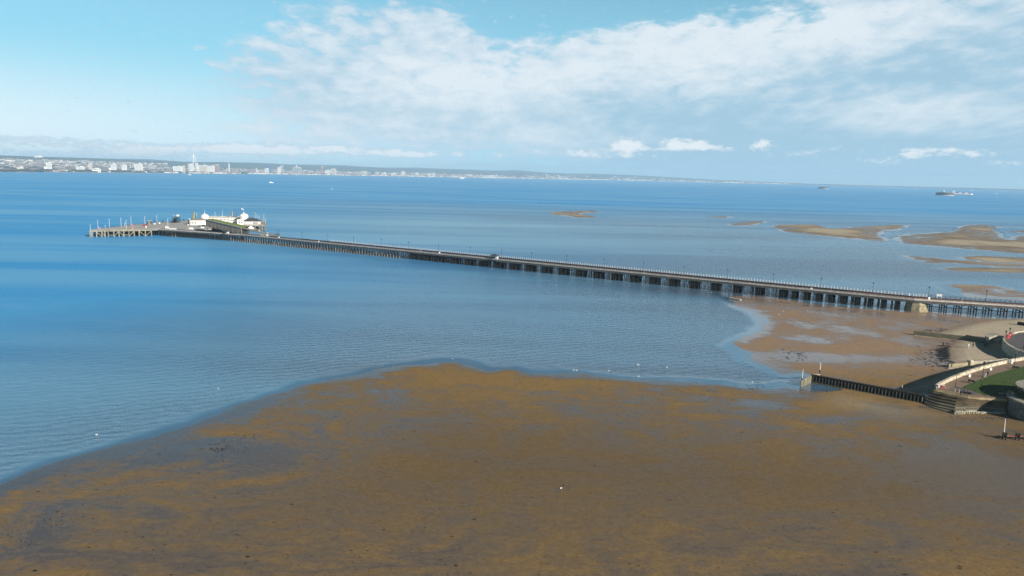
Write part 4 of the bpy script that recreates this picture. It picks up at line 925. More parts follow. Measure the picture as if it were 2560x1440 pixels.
px, D = 1240.5, shoreD(1240)+200; g2 = ground_at(px, D); h = zat(g2, 435.8); b = MB(); b.tube((*g2, 2), (*g2, h-14), 6, 6, 8); b.lathe((g2[0], g2[1], h-16), [(7, 0), (15, 5), (15, 12), (6, 17)], 10); tag(b.build('water_tower', 'far white', loc=(*g2, 2)), 'white bulb-topped tower right of the white sheds', 'tower')
# ------------------------------------------------------------------ things out on the water
def marker_posts(pxs, ytop, ybase, label):
    for x in pxs:
        q = P(x, ybase, 0); h = zat(q, ytop); b = MB(); wd = .9*math.hypot(q.x, q.y)/F; b.tube((q.x, q.y, -3), (q.x, q.y, h), wd*.5, wd*.4, 8); b.box((q.x, q.y, h), (wd*1.3, wd*1.3, h*.2)); tag(b.build('marker_pile', 'pink cloth', loc=(q.x, q.y, 0)), label, 'marker', 'pile markers on the strait')
marker_posts((995.5, 999.5, 1003.5), 439.2, 443.6, 'pinkish pile marker standing in a row of three before the white hotels')
marker_posts((1239, 1241.8, 1244.6), 446.6, 450.6, 'pinkish pile marker standing in a row of three before the far white sheds')
def fort(x0, x1, ytop, ybase, label, lamp_):
    q = P((x0+x1)/2, ybase, 0); D = math.hypot(q.x, q.y); R = (x1-x0)/2*D/F; h = zat(q, ytop); r = thing('sea_fort', label, 'sea fort', (q.x, q.y, 0))
    MB().lathe((0, 0, -3), [(R, 0), (R, 3+h*.25), (R*.97, 3+h*.25), (R*.95, 3+h*.72), (R*.9, 3+h*.74)], 28).build('wall', 'fort stone', r, local=True)
    b = MB()
    for i in range(28):
        t = 2*math.pi*i/28; b.box((R*.96*math.cos(t), R*.96*math.sin(t), h*.45), (1.2, R*.09, h*.14), t)
    b.build('gun_ports', 'hull dark', r, local=True)
    MB().lathe((0, 0, h*.7), [(R*.9, 0), (R*.86, h*.1), (R*.3, h*.2)], 20).build('roof', 'hull dark', r, local=True)
    MB().lathe((0, 0, -.5), [(R*1.04, 0), (R*1.04, h*.16), (R, h*.18)], 28).build('landing_stage', 'far cream', r, local=True)
    if lamp_:
        b = MB(); b.lathe((-R*.2, 0, h*.8), [(R*.14, 0), (R*.12, h*.35), (R*.15, h*.36), (R*.05, h*.55)], 10); b.box((R*.25, 0, h*.86), (R*.6, R*.4, h*.16)); b.build('lighthouse', 'far white', r, local=True)
fort(2344.5, 2378.5, 479.5, 488.6, 'round dark sea fort with a white lighthouse, left of the cargo ship', True)
fort(2047.5, 2070, 466.6, 472.2, 'smaller round sea fort farther out, the left one of two', False)
q = P(2404, 487, 0); D = math.hypot(q.x, q.y); L = 40*D/F; r = thing('cargo_ship', 'white and red cargo ship at anchor beside the sea fort', 'ship', (q.x, q.y, 0), None, -math.atan2(q.x, q.y)*.8)
hb = 9.; b = MB(); b.prism([(-L/2, -8), (L*.42, -8), (L/2, 0), (L*.42, 8), (-L/2, 8)], -1, hb); b.build('hull', 'gull white', r, local=True)
b = MB(); b.prism([(-L/2-.3, -8.3), (L*.42, -8.3), (L/2+.4, 0), (L*.42, 8.3), (-L/2-.3, 8.3)], -1.2, 2.2); b.build('waterline', 'hull dark', r, local=True)
b = MB(); b.box((-L*.37, 0, hb+8), (L*.14, 14, 16)); b.box((-L*.36, 0, hb+18), (L*.08, 15, 4)); b.build('bridge', 'far white', r, local=True); MB().box((-L*.42, 0, hb+21), (5, 5, 7)).build('funnel', 'red', r, local=True)
for i in range(5): MB().box((-L*.22+i*L*.14, 0, hb+3), (L*.11, 13, 5+(i % 2)*2)).build('cargo', 'red' if i % 2 == 0 else 'far white', r, local=True)
for x_ in (-L*.1, L*.2): MB().tube((x_, 0, hb), (x_, 0, hb+17), .8, .6, 6).build('mast', 'red', r, local=True)
def motorboat(px, py, L, label, wake=0., rz=0., group='small white boats on the strait'):
    q = P(px, py, 0); r = thing('motorboat', label, 'boat', (q.x, q.y, 0), group, rz); W = L*.3
    b = MB(); b.prism([(-L/2, -W/2), (L*.2, -W/2), (L/2, 0), (L*.2, W/2), (-L/2, W/2)], -.3, [L*.11, L*.12, L*.16, L*.12, L*.11]); b.build('hull', 'white paint', r, local=True)
    b = MB(); b.box((-L*.05, 0, L*.17), (L*.36, W*.7, L*.13)); b.box((-L*.1, 0, L*.26), (L*.2, W*.55, L*.07)); b.build('cabin', 'white paint', r, local=True)
    MB().box((-L*.02, 0, L*.19), (L*.3, W*.72, L*.045)).build('windows', 'glass dark', r, local=True)
    if wake:
        b = MB(); b.prism([(-L*.4, -W*.5), (-wake, -W*1.0), (-wake*1.1, 0), (-wake, W*1.), (-L*.4, W*.5)], -.2, .12); o = b.build('wake', 'foam', loc=(q.x, q.y, 0), local=True); o.rotation_euler = (0, 0, rz); o['kind'] = 'stuff'
motorboat(474.5, 437.5, 24, 'white speedboat with a long pale wake off the sail tower', 90, .1)
motorboat(678, 457.2, 19, 'white motorboat alone between the pier head and the blue block', 0, .3)
motorboat(830, 473, 9, 'small white boat on open water right of the pier head', 0, -.4)
motorboat(742, 435.8+2.2, 22, 'tiny white boat close under the grey-green hall')
motorboat(2428, 476.2, 26, 'white boat far off right of the cargo ship'); motorboat(2491, 485, 18, 'small white boat in open water toward the right edge')
motorboat(2287, 468.6, 30, 'white boat throwing a long foam trail left of the big sea fort', 150, .15)
q = P(1155, 448, 0); D = math.hypot(q.x, q.y); L = 14*D/F; r = thing('ferry', 'grey and white ferry before the far white gabled hall', 'ferry', (q.x, q.y, 0), None, .1)
b = MB(); b.prism([(-L/2, -8), (L*.44, -8), (L/2, 0), (L*.44, 8), (-L/2, 8)], -1, 9); b.build('hull', 'far grey', r, local=True); b = MB(); b.box((L*.05, 0, 14), (L*.7, 14, 10)); b.box((L*.1, 0, 21), (L*.4, 12, 5)); b.build('superstructure', 'far white', r, local=True); MB().box((-L*.1, 0, 26), (5, 4, 6)).build('funnel', 'far grey', r, local=True)
def sail(px, py, label):
    q = P(px, py, 0); r = thing('sailing_boat', label, 'sailing boat', (q.x, q.y, 0)); s_ = math.hypot(q.x, q.y)/F
    b = MB(); b.prism([(-2.2*s_, -.5*s_), (1.4*s_, -.5*s_), (2.4*s_, 0), (1.4*s_, .5*s_), (-2.2*s_, .5*s_)], -.3, .5*s_); b.build('hull', 'hull dark', r, local=True)
    b = MB(); b.add([(-1.6*s_, -.05, .7*s_), (.5*s_, -.05, .7*s_), (.4*s_, -.05, 4.6*s_), (-1.6*s_, .15, .7*s_), (.5*s_, .15, .7*s_), (.4*s_, .15, 4.6*s_)], [(0, 1, 2), (5, 4, 3), (0, 3, 4, 1), (1, 4, 5, 2), (2, 5, 3, 0)]); b.build('sail', 'far white', r, local=True)
sail(858.5, 440.6, 'sailing boat with one white sail off the beige slab'); sail(1075, 446.2, 'faint sailing boat below the twin white towers')
# ------------------------------------------------------------------ the sea front on the right
PZ = 3.6
def PP(lst, z): return [P(x, y, z) for x, y in lst]
WALL = [(2339, 971), (2352, 963), (2372, 953), (2395, 943.5), (2427, 931.5), (2450, 924.5), (2477, 917), (2505, 910), (2532, 904.5), (2560, 899.5), (2620, 889), (2700, 877), (2800, 866)]
FRONT = [(2339, 973.5), (2360, 977), (2396, 983), (2420, 988), (2450, 992), (2480, 994), (2519, 997)]
wl = PP(WALL, PZ); fr_ = PP(FRONT, PZ)
BACK = [(2560, 985), (2640, 985), (2800, 985)]
def simple(lst): return [(p.x, p.y) for p in lst]
prom = wl[::-1]+fr_+PP(BACK, PZ)
o = MB().prism(simple(prom), -1., PZ-.01).build('promenade', 'paving', loc=(fr_[0].x, fr_[0].y, 0)); o['kind'] = 'structure'
# parapet along the curve
def wall_along(pts, th, z0, z1, name, material, label, cat, cap=None):
    nrm = []
    for i in range(len(pts)):
        a = pts[max(0, i-1)]; c = pts[min(len(pts)-1, i+1)]; d = Vector((c.x-a.x, c.y-a.y, 0)).normalized(); nrm.append((d.y, -d.x))
    path = [((p.x, p.y), m_) for p, m_ in zip(pts, nrm)]; r = thing(name, label, cat, (pts[0].x, pts[0].y, z0))
    MB().strip(path, -th/2, th/2, z0, z1).build('wall', material, r)
    if cap: MB().strip(path, -th/2-.08, th/2+.08, z1+.003, z1+cap).build('coping', 'parapet', r)
    return r
def fine(pts, k=4):
    out = []
    for a, c in zip(pts, pts[1:]): out += [a.lerp(c, i/k) for i in range(k)]
    return out+[pts[-1]]
wall_along(fine(wl), .5, -.8, PZ+.92, 'sea_wall', 'parapet', 'long curved pale sea wall edging the promenade by the lawn', 'sea wall', .10)
LAWN = [(2404, 969), (2435, 955), (2490, 934), (2560, 916), (2640, 899), (2800, 880), (2800, 985), (2640, 985), (2560, 975), (2519, 989), (2500, 990), (2480, 988.5), (2465, 989.5), (2450, 984), (2427, 976)]
o = MB().prism(simple(PP(LAWN, PZ)), PZ-.3, PZ+.03).build('lawn', 'lawn', loc=tuple(P(2480, 960, PZ))); o['kind'] = 'structure'
b = MB(); random.seed(5)
lw = [P(x, y, PZ) for x, y in LAWN]
def inpoly(p, poly):
    ok = False
    for i in range(len(poly)):
        a, c = poly[i], poly[(i+1) % len(poly)]
        if (a.y > p[1]) != (c.y > p[1]) and p[0] < a.x+(p[1]-a.y)/(c.y-a.y)*(c.x-a.x): ok = not ok
    return ok
for i in range(5200):
    q = P(random.uniform(2404, 2600), random.uniform(905, 990), PZ)
    if inpoly(q, lw):
        h = random.uniform(.05, .16); t = random.random()*6.3; dx, dy = .12*math.cos(t), .12*math.sin(t); b.add([(q.x-dx, q.y-dy, PZ+.03), (q.x+dx, q.y+dy, PZ+.03), (q.x+.05, q.y, PZ+.03+h)], [(0, 1, 2)])
b.build('grass', 'lawn', loc=tuple(P(2480, 960, PZ)), kind='stuff')
PATH = [(2404, 969.5), (2392, 966), (2372, 972), (2396, 981), (2427, 987), (2448, 985)]
o = MB().prism(simple(PP(PATH, PZ)), PZ-.2, PZ+.005).build('path', 'tarmac', loc=tuple(P(2410, 975, PZ))); o['kind'] = 'structure'
# stepped apron below the promenade
bt = PP([(2310, 1010), (2345, 1022), (2385, 1031), (2420, 1029), (2450, 1027), (2480, 1029), (2514, 1033)], .2)
steps = thing('stepped_apron', 'stained stone apron stepping down from the promenade to the beach', 'sea wall', (fr_[2].x, fr_[2].y, 0))
ns = 6
def rowpt(i, t): a = fr_[i]; c = bt[i]; return a.lerp(c, t)
for s_ in range(ns):
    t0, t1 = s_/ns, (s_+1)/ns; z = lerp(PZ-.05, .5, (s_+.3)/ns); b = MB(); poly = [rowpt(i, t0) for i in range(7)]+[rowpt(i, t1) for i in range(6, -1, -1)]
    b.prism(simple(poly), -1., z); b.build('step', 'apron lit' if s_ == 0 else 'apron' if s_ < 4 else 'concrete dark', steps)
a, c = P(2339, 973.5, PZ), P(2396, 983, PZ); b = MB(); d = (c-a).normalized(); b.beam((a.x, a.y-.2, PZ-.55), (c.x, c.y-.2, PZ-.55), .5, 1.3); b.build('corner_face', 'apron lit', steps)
b = MB(); p0 = [P(x, y, PZ) for x, y in ((2341, 973), (2362, 976), (2387, 979.5), (2397, 982.5))]
for p_ in p0: b.box((p_.x, p_.y, PZ+.55), (.1, .1, 1.1))
for z in (.55, 1.05): b.beam((p0[0].x, p0[0].y, PZ+z), (p0[-1].x, p0[-1].y, PZ+z), .07, .07)
b.build('railing', 'parapet', steps)
# ruined footing, slab and rocks at the foot
r = thing('ruined_footing', 'low broken concrete footing with dark square openings at the foot of the apron', 'ruin', tuple(P(2400, 1036, .2)))
for x0, x1, y_ in ((2386, 2408, 1036), (2410, 2438, 1034.5)):
    a, c = P(x0, y_, .2), P(x1, y_, .2); b = MB(); nn_ = 5
    for i in range(nn_+1): p_ = a.lerp(c, i/nn_); b.box((p_.x, p_.y, .4), (.22 if i % 2 else .35, .7, 1.2))
    b.beam((a.x, a.y, 1.05), (c.x, c.y, 1.05), .8, .3); b.build('frame', 'concrete', r)
    m_ = (a+c)/2; MB().box((m_.x, m_.y+.5, .3), ((c-a).length, .3, 1.2)).build('opening_shade', 'black timber', r)  # black panel stands for the shade inside the openings
a, c = P(2441, 1033, .2), P(2511, 1034, .2); b = MB(); k_ = 9
for i in range(k_):
    p_ = a.lerp(c, (i+.5)/k_); b.box((p_.x, p_.y+random.uniform(-.15, .15), .25+random.uniform(-.1, .1)), ((c-a).length/k_*1.02, random.uniform(.7, 1.1), .8), random.uniform(-.05, .05))
tag(b.build('kerb_slab', 'concrete', loc=tuple(a)), 'low pale slab of broken concrete between the footing and the round bastion', 'slab')
b = MB(); pts_ = PP([(2312, 1012), (2335, 1022), (2360, 1030), (2385, 1038), (2378, 1030), (2345, 1017)], .2)
b.prism(simple(pts_), -.5, .55); tag(b.build('shadow_ledge', 'concrete dark', loc=tuple(pts_[1])), 'dark ledge with the shadow put into its colour, from the sheet-pile groyne to the footing', 'ledge')  # dark ledge colour stands for the shadow zone at the apron foot
b = MB()
def rock(b, p, s_):
    n_ = 6; a0 = random.random()*6; b.lathe((p.x, p.y, p.z-.1), [(s_*.9, 0), (s_*random.uniform(.7, 1), s_*.4), (s_*random.uniform(.3, .6), s_*.7)], n_, random.uniform(.8, 1.4), random.uniform(.7, 1.1), a0)
for i in range(420):
    t = random.random(); x = lerp(2296, 2520, t)+random.gauss(0, 3); yb = interp(x, [(2290, 1010), (2320, 1021), (2350, 1033), (2385, 1041), (2440, 1042), (2520, 1044)])
    rock(b, P(x, yb+abs(random.gauss(0, 4.)), .3), random.uniform(.08, .3))
b.build('rocks', 'rock', loc=tuple(P(2400, 1042, .2)), kind='stuff')
# bastion garden at the right edge
bc = P(2640, 1045, 0); R0 = 11.3
r = thing('round_bastion', 'rounded grey stone bastion with shrubs at the right edge', 'bastion', (bc.x, bc.y, 0))
MB().lathe((bc.x, bc.y, -1), [(R0*1.03, 0), (R0, 3.), (R0*.97, 5.1)], 28).build('wall', 'stone grey', r)
MB().lathe((bc.x, bc.y, 4.1), [(R0*.99, 0), (R0*1.0, .15), (R0*1.0, .55), (R0*.9, .6)], 28).build('coping', 'concrete', r)
R1 = R0*.78; uc = Vector((bc.x+1.5, bc.y+3.0, 0))
MB().lathe((uc.x, uc.y, 3.), [(R1, 0), (R1*.99, 2.6), (R1*.97, 3.6)], 26).build('upper_wall', 'stone pale', r)
MB().lathe((uc.x, uc.y, 6.6), [(R1*1.02, 0), (R1*1.03, .35), (R1*.8, .4)], 26).build('upper_coping', 'concrete', r)
MB().box((bc.x-R0*.80, bc.y-R0*.60, 2.6), (.35, .5, .45), .9).build('drain', 'black timber', r)
MB().lathe((uc.x, uc.y, 6.95), [(R1*.82, 0), (R1*.8, .12), (R1*.4, .3)], 22).build('turf', 'roof moss', r)
b = MB()
for i in range(1500):
    t = random.uniform(2.4, 4.6); rr = R1*random.uniform(.97, 1.16); z = 4.7+abs(random.gauss(0, .75)); p_ = Vector((uc.x+rr*math.cos(t), uc.y+rr*math.sin(t)-.2, min(z, 6.9))); s_ = random.uniform(.12, .28); a0 = random.random()*6.3; e = random.uniform(-.8, .8)
    b.add([(p_.x-s_*math.cos(a0), p_.y-s_*math.sin(a0), p_.z), (p_.x+s_*math.cos(a0), p_.y+s_*math.sin(a0), p_.z), (p_.x+s_*math.sin(a0)*e, p_.y-s_*math.cos(a0)*e, p_.z+s_*1.3)], [(0, 1, 2)])
tag(b.build('shrub', 'shrub', loc=(uc.x, uc.y, 4.7)), 'straggling green shrubs growing on the round bastion', 'shrub')
q = P(2536, 986, 4.6); tag(MB().box((0, 0, .35), (1.6, .9, .9), .4).build('stone_block', 'stone pale', loc=tuple(q), local=True), 'pale stone block lying against the upper bastion wall', 'stone')
q = P(2506, 985, PZ); tag(MB().box((0, 0, .15), (1.5, .6, .35), -.2).build('stone_slab', 'concrete', loc=tuple(q), local=True), 'small pale slab on the bare patch beside the lawn', 'slab')
# sheet-pile groyne
G0, G1 = P(2029, 955, 0), P(2312, 1010, 0); gd = (G1-G0).normalized(); gn = Vector((gd.y, -gd.x, 0)); gl = (G1-G0).length; GH0, GH1 = zat(G0, 937), zat(G1, 989)
g = thing('sheet_pile_groyne', 'dark ribbed sheet-pile groyne running out from the sea wall', 'groyne', tuple(G0))
b = MB(); b.prism([(G0.x, G0.y), (G1.x, G1.y), (G1.x-gn.x*.5, G1.y-gn.y*.5), (G0.x-gn.x*.5, G0.y-gn.y*.5)], -1.5, [GH0-.25, GH1-.25, GH1-.25, GH0-.25]); b.build('sheeting', 'black timber', g)
b = MB(); o_ = gn*.15; b.beam((G0.x+o_.x, G0.y+o_.y, GH0-.05), (G1.x+o_.x, G1.y+o_.y, GH1-.05), 1.0, .42); b.build('capping_beam', 'dark timber', g)
for i in range(33):
    t = (i+.6)/33.4; p_ = G0.lerp(G1, t)+gn*.40; h = lerp(GH0, GH1, t); MB().box((p_.x, p_.y, (h-.4-1.)/2), (.22, .8, h-.4+1.), math.atan2(gd.y, gd.x)).build('rib', 'stone grey' if i % 4 else 'concrete dark', g)
E0, E1 = P(2003, 967, 0), P(2029, 955, 0); z0_, z1_ = zat(E0, 953.5), GH0
b = MB(); b.prism([(E0.x, E0.y), (E1.x, E1.y), (E1.x-.3, E1.y+.2), (E0.x-.3, E0.y+.2)], -1.2, [z0_, z1_, z1_, z0_]); b.build('end_wall', 'pale timber', g)
b = MB()
for i in range(9): p_ = E0.lerp(E1, (i+.5)/9); b.box((p_.x+.12, p_.y-.1, lerp(z0_, z1_, (i+.5)/9)/2-.5), (.22, .22, lerp(z0_, z1_, (i+.5)/9)+.9))
b.build('end_ribs', 'pale timber', g)
a, c = P(2030, 937.5, GH0), P(2048, 936.5, GH0-.6); b = MB(); b.beam(a, c, .6, .5); b.build('return_beam', 'pale timber', g)
b = MB()
for i in range(60):
    t = random.random(); p_ = G0.lerp(G1, t)+gn*(.8+random.random()*.5); rock(b, Vector((p_.x, p_.y, .15)), random.uniform(.1, .25))
b.strip([((G0.lerp(G1, t)+gn*.5).xy[:], (gn.x, gn.y)) for t in [i/12 for i in range(13)]], 0, .5, -.5, .33); tag(b.build('footing_kerb', 'concrete dark', loc=tuple(G0)), 'low stony kerb along the foot of the sheet-pile groyne', 'kerb')
def pole(x0, y0, x1, y1, ym, label, r_=.11, zb=0., name='marker_post'):
    q = P(x0, y0, zb); d_ = math.hypot(q.x, q.y); t = at(x1, y1, d_); r = thing(name, label, 'marker post', tuple(q)); k_ = (y0-ym)/(y0-y1); m_ = Vector(q).lerp(t, k_)
    MB().tube(q, m_, r_*1.1, r_, 8).build('lower_pole', 'iron black', r); MB().tube(m_, t, r_, r_*.6, 8).build('upper_pole', 'white paint', r)
pole(2003.5, 960, 2008, 923, 945, 'dark and white marker post at the seaward tip of the sheet-pile groyne', .13)
pole(2048.5, 938, 2052, 906, 924, 'dark and white marker post behind the sheet-pile groyne', .13, .6)
# outfall beam on trestles at lower right
a, c = P(2506, 1100, .1), P(2640, 1106, .1); b = None
ol = thing('outfall', 'rusty outfall pipe on dark timber trestles on the sand', 'pipe', tuple(a))
MB().tube((a.x+.3, a.y, 1.15), (c.x, c.y, 1.3), .26, .26, 10).build('pipe', 'rust pipe', ol)
for x_ in (2510, 2543, 2580):
    for dx in (-.32, .32): q = P(x_, 1101+(x_-2510)*.05, .1); b = MB(); b.box((q.x+dx, q.y-dx*.4, .95), (.22, .22, 2.1), .3); b.build('post', 'black timber', ol)
    MB().box((q.x, q.y, 1.75), (1., .3, .3)).build('cross_head', 'black timber', ol); MB().box((q.x, q.y, .85), (.9, .22, .22)).build('brace', 'black timber', ol)
pole(2508.5, 1098, 2513.5, 1047, 1080, 'tall white marker post standing at the end of the outfall pipe', .12, .1)
# upper concrete groyne and ramp head
U0, U1, U2 = P(2283, 839, .1), P(2412, 852, .3), P(2464, 861, .4); gz = zat(U0, 828)
gr = thing('concrete_groyne', 'dark weed-stained concrete groyne reaching across the upper beach', 'groyne', tuple(U0))
def wallseg(p, q, z0, z1, th, mt, nm):
    d_ = (q-p); d_.z = 0; d_.normalize(); n_ = Vector((-d_.y, d_.x, 0))*th; b = MB(); b.prism([(p.x, p.y), (q.x, q.y), (q.x+n_.x, q.y+n_.y), (p.x+n_.x, p.y+n_.y)], -1, [z0, z1, z1, z0]); b.build(nm, mt, gr)
wallseg(U0, U1, gz, gz+.15, .9, 'concrete dark', 'wall'); wallseg(U1, U2, gz+.75, gz+.75, .9, 'concrete dark', 'upper_wall')
d_ = (U1-U0); d_.z = 0; d_.normalize(); b = MB(); b.beam((U0.x, U0.y-.5, .25), (U0.lerp(U1, .7).x, U0.lerp(U1, .7).y-.5, .25), .6, .35); b.build('toe', 'concrete', gr)
rp = thing('beach_ramp', 'pale curved concrete ramp head at the inner end of the upper groyne', 'ramp', tuple(P(2475, 850, 1)))
b = MB(); pts_ = [P(x, y, 3.4) for x, y in ((2463, 838), (2470, 832.5), (2488, 830.5), (2491, 838), (2473, 843), (2466, 842))]
b.prism(simple(pts_), -.5, 3.4); b.build('block', 'concrete', rp)
b = MB(); pts_ = [P(x, y, 1.6) for x, y in ((2464, 846), (2472, 845), (2467, 862), (2461, 864), (2459, 860))]; b.prism(simple(pts_), -.5, [2.9, 2.6, .6, .5, .7]); b.build('buttress', 'concrete dark', rp)
b = MB(); pts_ = [P(x, y, 2.2) for x, y in ((2473, 846), (2486, 843), (2503, 845), (2498, 850))]; b.prism(simple(pts_), -.5, 2.2); b.build('landing', 'concrete', rp)
b = MB(); pts_ = [P(x, y, 3.2) for x, y in ((2488, 834), (2496, 833), (2496, 838), (2489, 839))]; b.prism(simple(pts_), -.5, 3.2); b.build('end_block', 'concrete', rp)
# upper plaza with curved wall
UP = [(2560, 829.5), (2545, 831), (2528, 836), (2515, 843.5), (2509, 849), (2511, 856), (2520, 864), (2535, 873), (2548, 879), (2560, 883), (2600, 895), (2800, 905)]
up = PP(UP, PZ); plz = up+PP([(2800, 830)], PZ)
o = MB().prism(simple(plz), -1, PZ-.02).build('plaza', 'tarmac', loc=tuple(up[4])); o['kind'] = 'structure'
wall_along(fine(up[::-1]), .7, -.8, PZ+.55, 'plaza_wall', 'parapet', 'curved low wall with a pale top round the grey plaza', 'sea wall')
c_ = P(2528, 836, PZ)
a, c = P(2544, 811, .8), P(2640, 825, .8); b = MB(); b.beam((a.x, a.y, 1.2), (c.x, c.y, 1.2), 1.6, 1.5); tag(b.build('breakwater', 'black timber', loc=tuple(a)), 'dark timber breakwater stub on the pale sand by the pier', 'breakwater')
# groyne piece below: pale timber-faced wall
a, c = P(2372, 921, .2), P(2422, 914, .4); h = zat(a, 911)
lg = thing('low_beach_wall', 'low pale beach wall with a square pillar beside the wall shadow', 'wall', tuple(a))
def seg(p, q, z0, z1, th, nm, mt):
    d_ = Vector((q.x-p.x, q.y-p.y, 0)).normalized(); n_ = Vector((-d_.y, d_.x, 0))*th; MB().prism([(p.x, p.y), (q.x, q.y), (q.x+n_.x, q.y+n_.y), (p.x+n_.x, p.y+n_.y)], -1, [z0, z1, z1, z0]).build(nm, mt, lg)
seg(a, c, h, h, .7, 'wall', 'stone pale'); c2 = P(2524, 902, .6); seg(c, c2, h+.2, h-.1, .5, 'inner_wall', 'concrete')
seg(P(2371, 924, .2), P(2424, 917, .2), .55, .6, .8, 'plinth', 'concrete'); p_ = P(2425, 914.5, .3); MB().box((p_.x, p_.y, .9), (1.4, 1.3, 2.8), .3).build('pillar', 'parapet', lg)
# lamps, benches, bins, signs
lm = None
for x, y0, y1, z, lab in ((2387, 979, 925, PZ, 'tall lamp post at the corner of the promenade near the red boards'), (2456, 945, 902, PZ, 'tall lamp post on the promenade between the bench and the litter bin'), (2535, 921, 883, PZ, 'tall lamp post on the promenade by the right edge bench'),
                          (2513, 848, 825, PZ+.5, 'lamp post at the tip of the plaza wall, the left of two'), (2523, 842, 818, PZ+.5, 'lamp post on the plaza wall, the right of two'), (2558, 872, 834, PZ, 'lamp post standing on the grey plaza by the right edge')):
    q = P(x, y0, z); h = zat(q, y1)-z-1.; lamp('street_lamp', lab, tuple(q), h, 'iron black', 'lamp posts on the sea front')
def bench(x, y, rz, label):
    q = P(x, y, PZ); r = thing('park_bench', label, 'bench', tuple(q), 'benches on the promenade', rz)
    b = MB(); [b.box((0, -.22+.15*i, .45), (1.8, .12, .05)) for i in range(4)]; b.build('seat', 'dark timber', r, local=True)
    b = MB(); [b.box((0, .34+.04*i, .6+.16*i), (1.8, .05, .13)) for i in range(3)]; b.build('backrest', 'dark timber', r, local=True)
    for x_ in (-.75, .75):
        b = MB(); b.box((x_, -.2, .22), (.08, .08, .45)); b.box((x_, .32, .45), (.08, .08, .95)); b.box((x_, .05, .66), (.08, .55, .06)); b.build('leg', 'iron black', r, local=True)
bench(2429, 957.5, 2.2, 'dark bench on the lawn edge throwing a shadow over the promenade'); bench(2538, 922.5, 2.6, 'dark bench at the lawn edge beside the right-hand lamp post')
def pxbox(name, mt, x, y, z, wd, dp, hh, label, cat, rz=0., grp=None, rnd=False):
    q = P(x, y, z); b = MB()
    if rnd: b.lathe((0, 0, 0), [(wd*.45, 0), (wd*.5, hh*.1), (wd*.5, hh*.8), (wd*.3, hh)], 12)
    else: b.box((0, 0, hh*.55), (wd, dp, hh*.9), rz); b.box((0, 0, hh*.05), (wd*.6, dp*.6, hh*.12), rz)
    return tag(b.build(name, mt, loc=tuple(q), local=True), label, cat, grp)
r = thing('barrier_boards', 'red and white barrier boards at the seaward corner of the promenade', 'barrier', tuple(P(2350, 973, PZ)))
for x, y, mt in ((2343.5, 972, 'red cloth'), (2347, 973, 'white cloth'), (2352, 973, 'red cloth'), (2358, 974.5, 'red cloth')):
    q = P(x, y, PZ); b = MB(); b.box((q.x, q.y, PZ+.75), (.55, .12, .9), -.2); b.box((q.x-.2, q.y, PZ+.2), (.07, .07, .5)); b.box((q.x+.2, q.y, PZ+.2), (.07, .07, .5)); b.build('board', mt, r)
    if mt != 'white cloth': b = MB(); b.box((q.x, q.y-.02, PZ+1.3), (.5, .13, .18), -.2); b.build('stripe', 'white cloth', r)
b = MB(); q = P(2348, 972, PZ); b.tube((q.x, q.y, PZ), (q.x, q.y, PZ+2.1), .05, .05, 6); q = P(2354.5, 973, PZ); b.tube((q.x, q.y, PZ), (q.x, q.y, PZ+2.3), .05, .05, 6); b.build('pole', 'white paint', r)
pxbox('litter_bin', 'white paint', 2527, 909, PZ, .9, .9, 1.3, 'white drum bin against the sea wall at upper right', 'bin', rnd=True); pxbox('lifebuoy_box', 'white paint', 2476, 926, PZ, .6, .5, .9, 'small white box at the foot of the sea wall, middle of the curve', 'box')
pxbox('utility_box', 'white paint', 2423, 943, PZ, .6, .5, .9, 'small white box at the foot of the sea wall above the bench', 'box'); pxbox('lifebuoy_housing', 'red', 2519.5, 847, PZ+.3, 1.0, .7, 1.6, 'red lifebuoy housing at the tip of the plaza wall', 'lifebuoy')
pxbox('litter_bin', 'red cloth', 2527, 838.5, PZ, .7, .6, 1.2, 'small red bin behind the plaza wall', 'bin')
b = MB(); a, c = P(1823, 745.5, .2), P(1852, 750, .2); b.beam((a.x, a.y, .55), (c.x, c.y, .35), 1.2, .5); b.beam((a.x, a.y, 0), (a.x, a.y, .5), .4, .4); b.beam((c.x, c.y, 0), (c.x, c.y, .4), .4, .4); tag(b.build('stranded_beam', 'rail pale', loc=tuple(a)), 'pale stranded beam lying at the seaward point of the sand by the pier', 'beam')
q = P(2358, 866, .4)
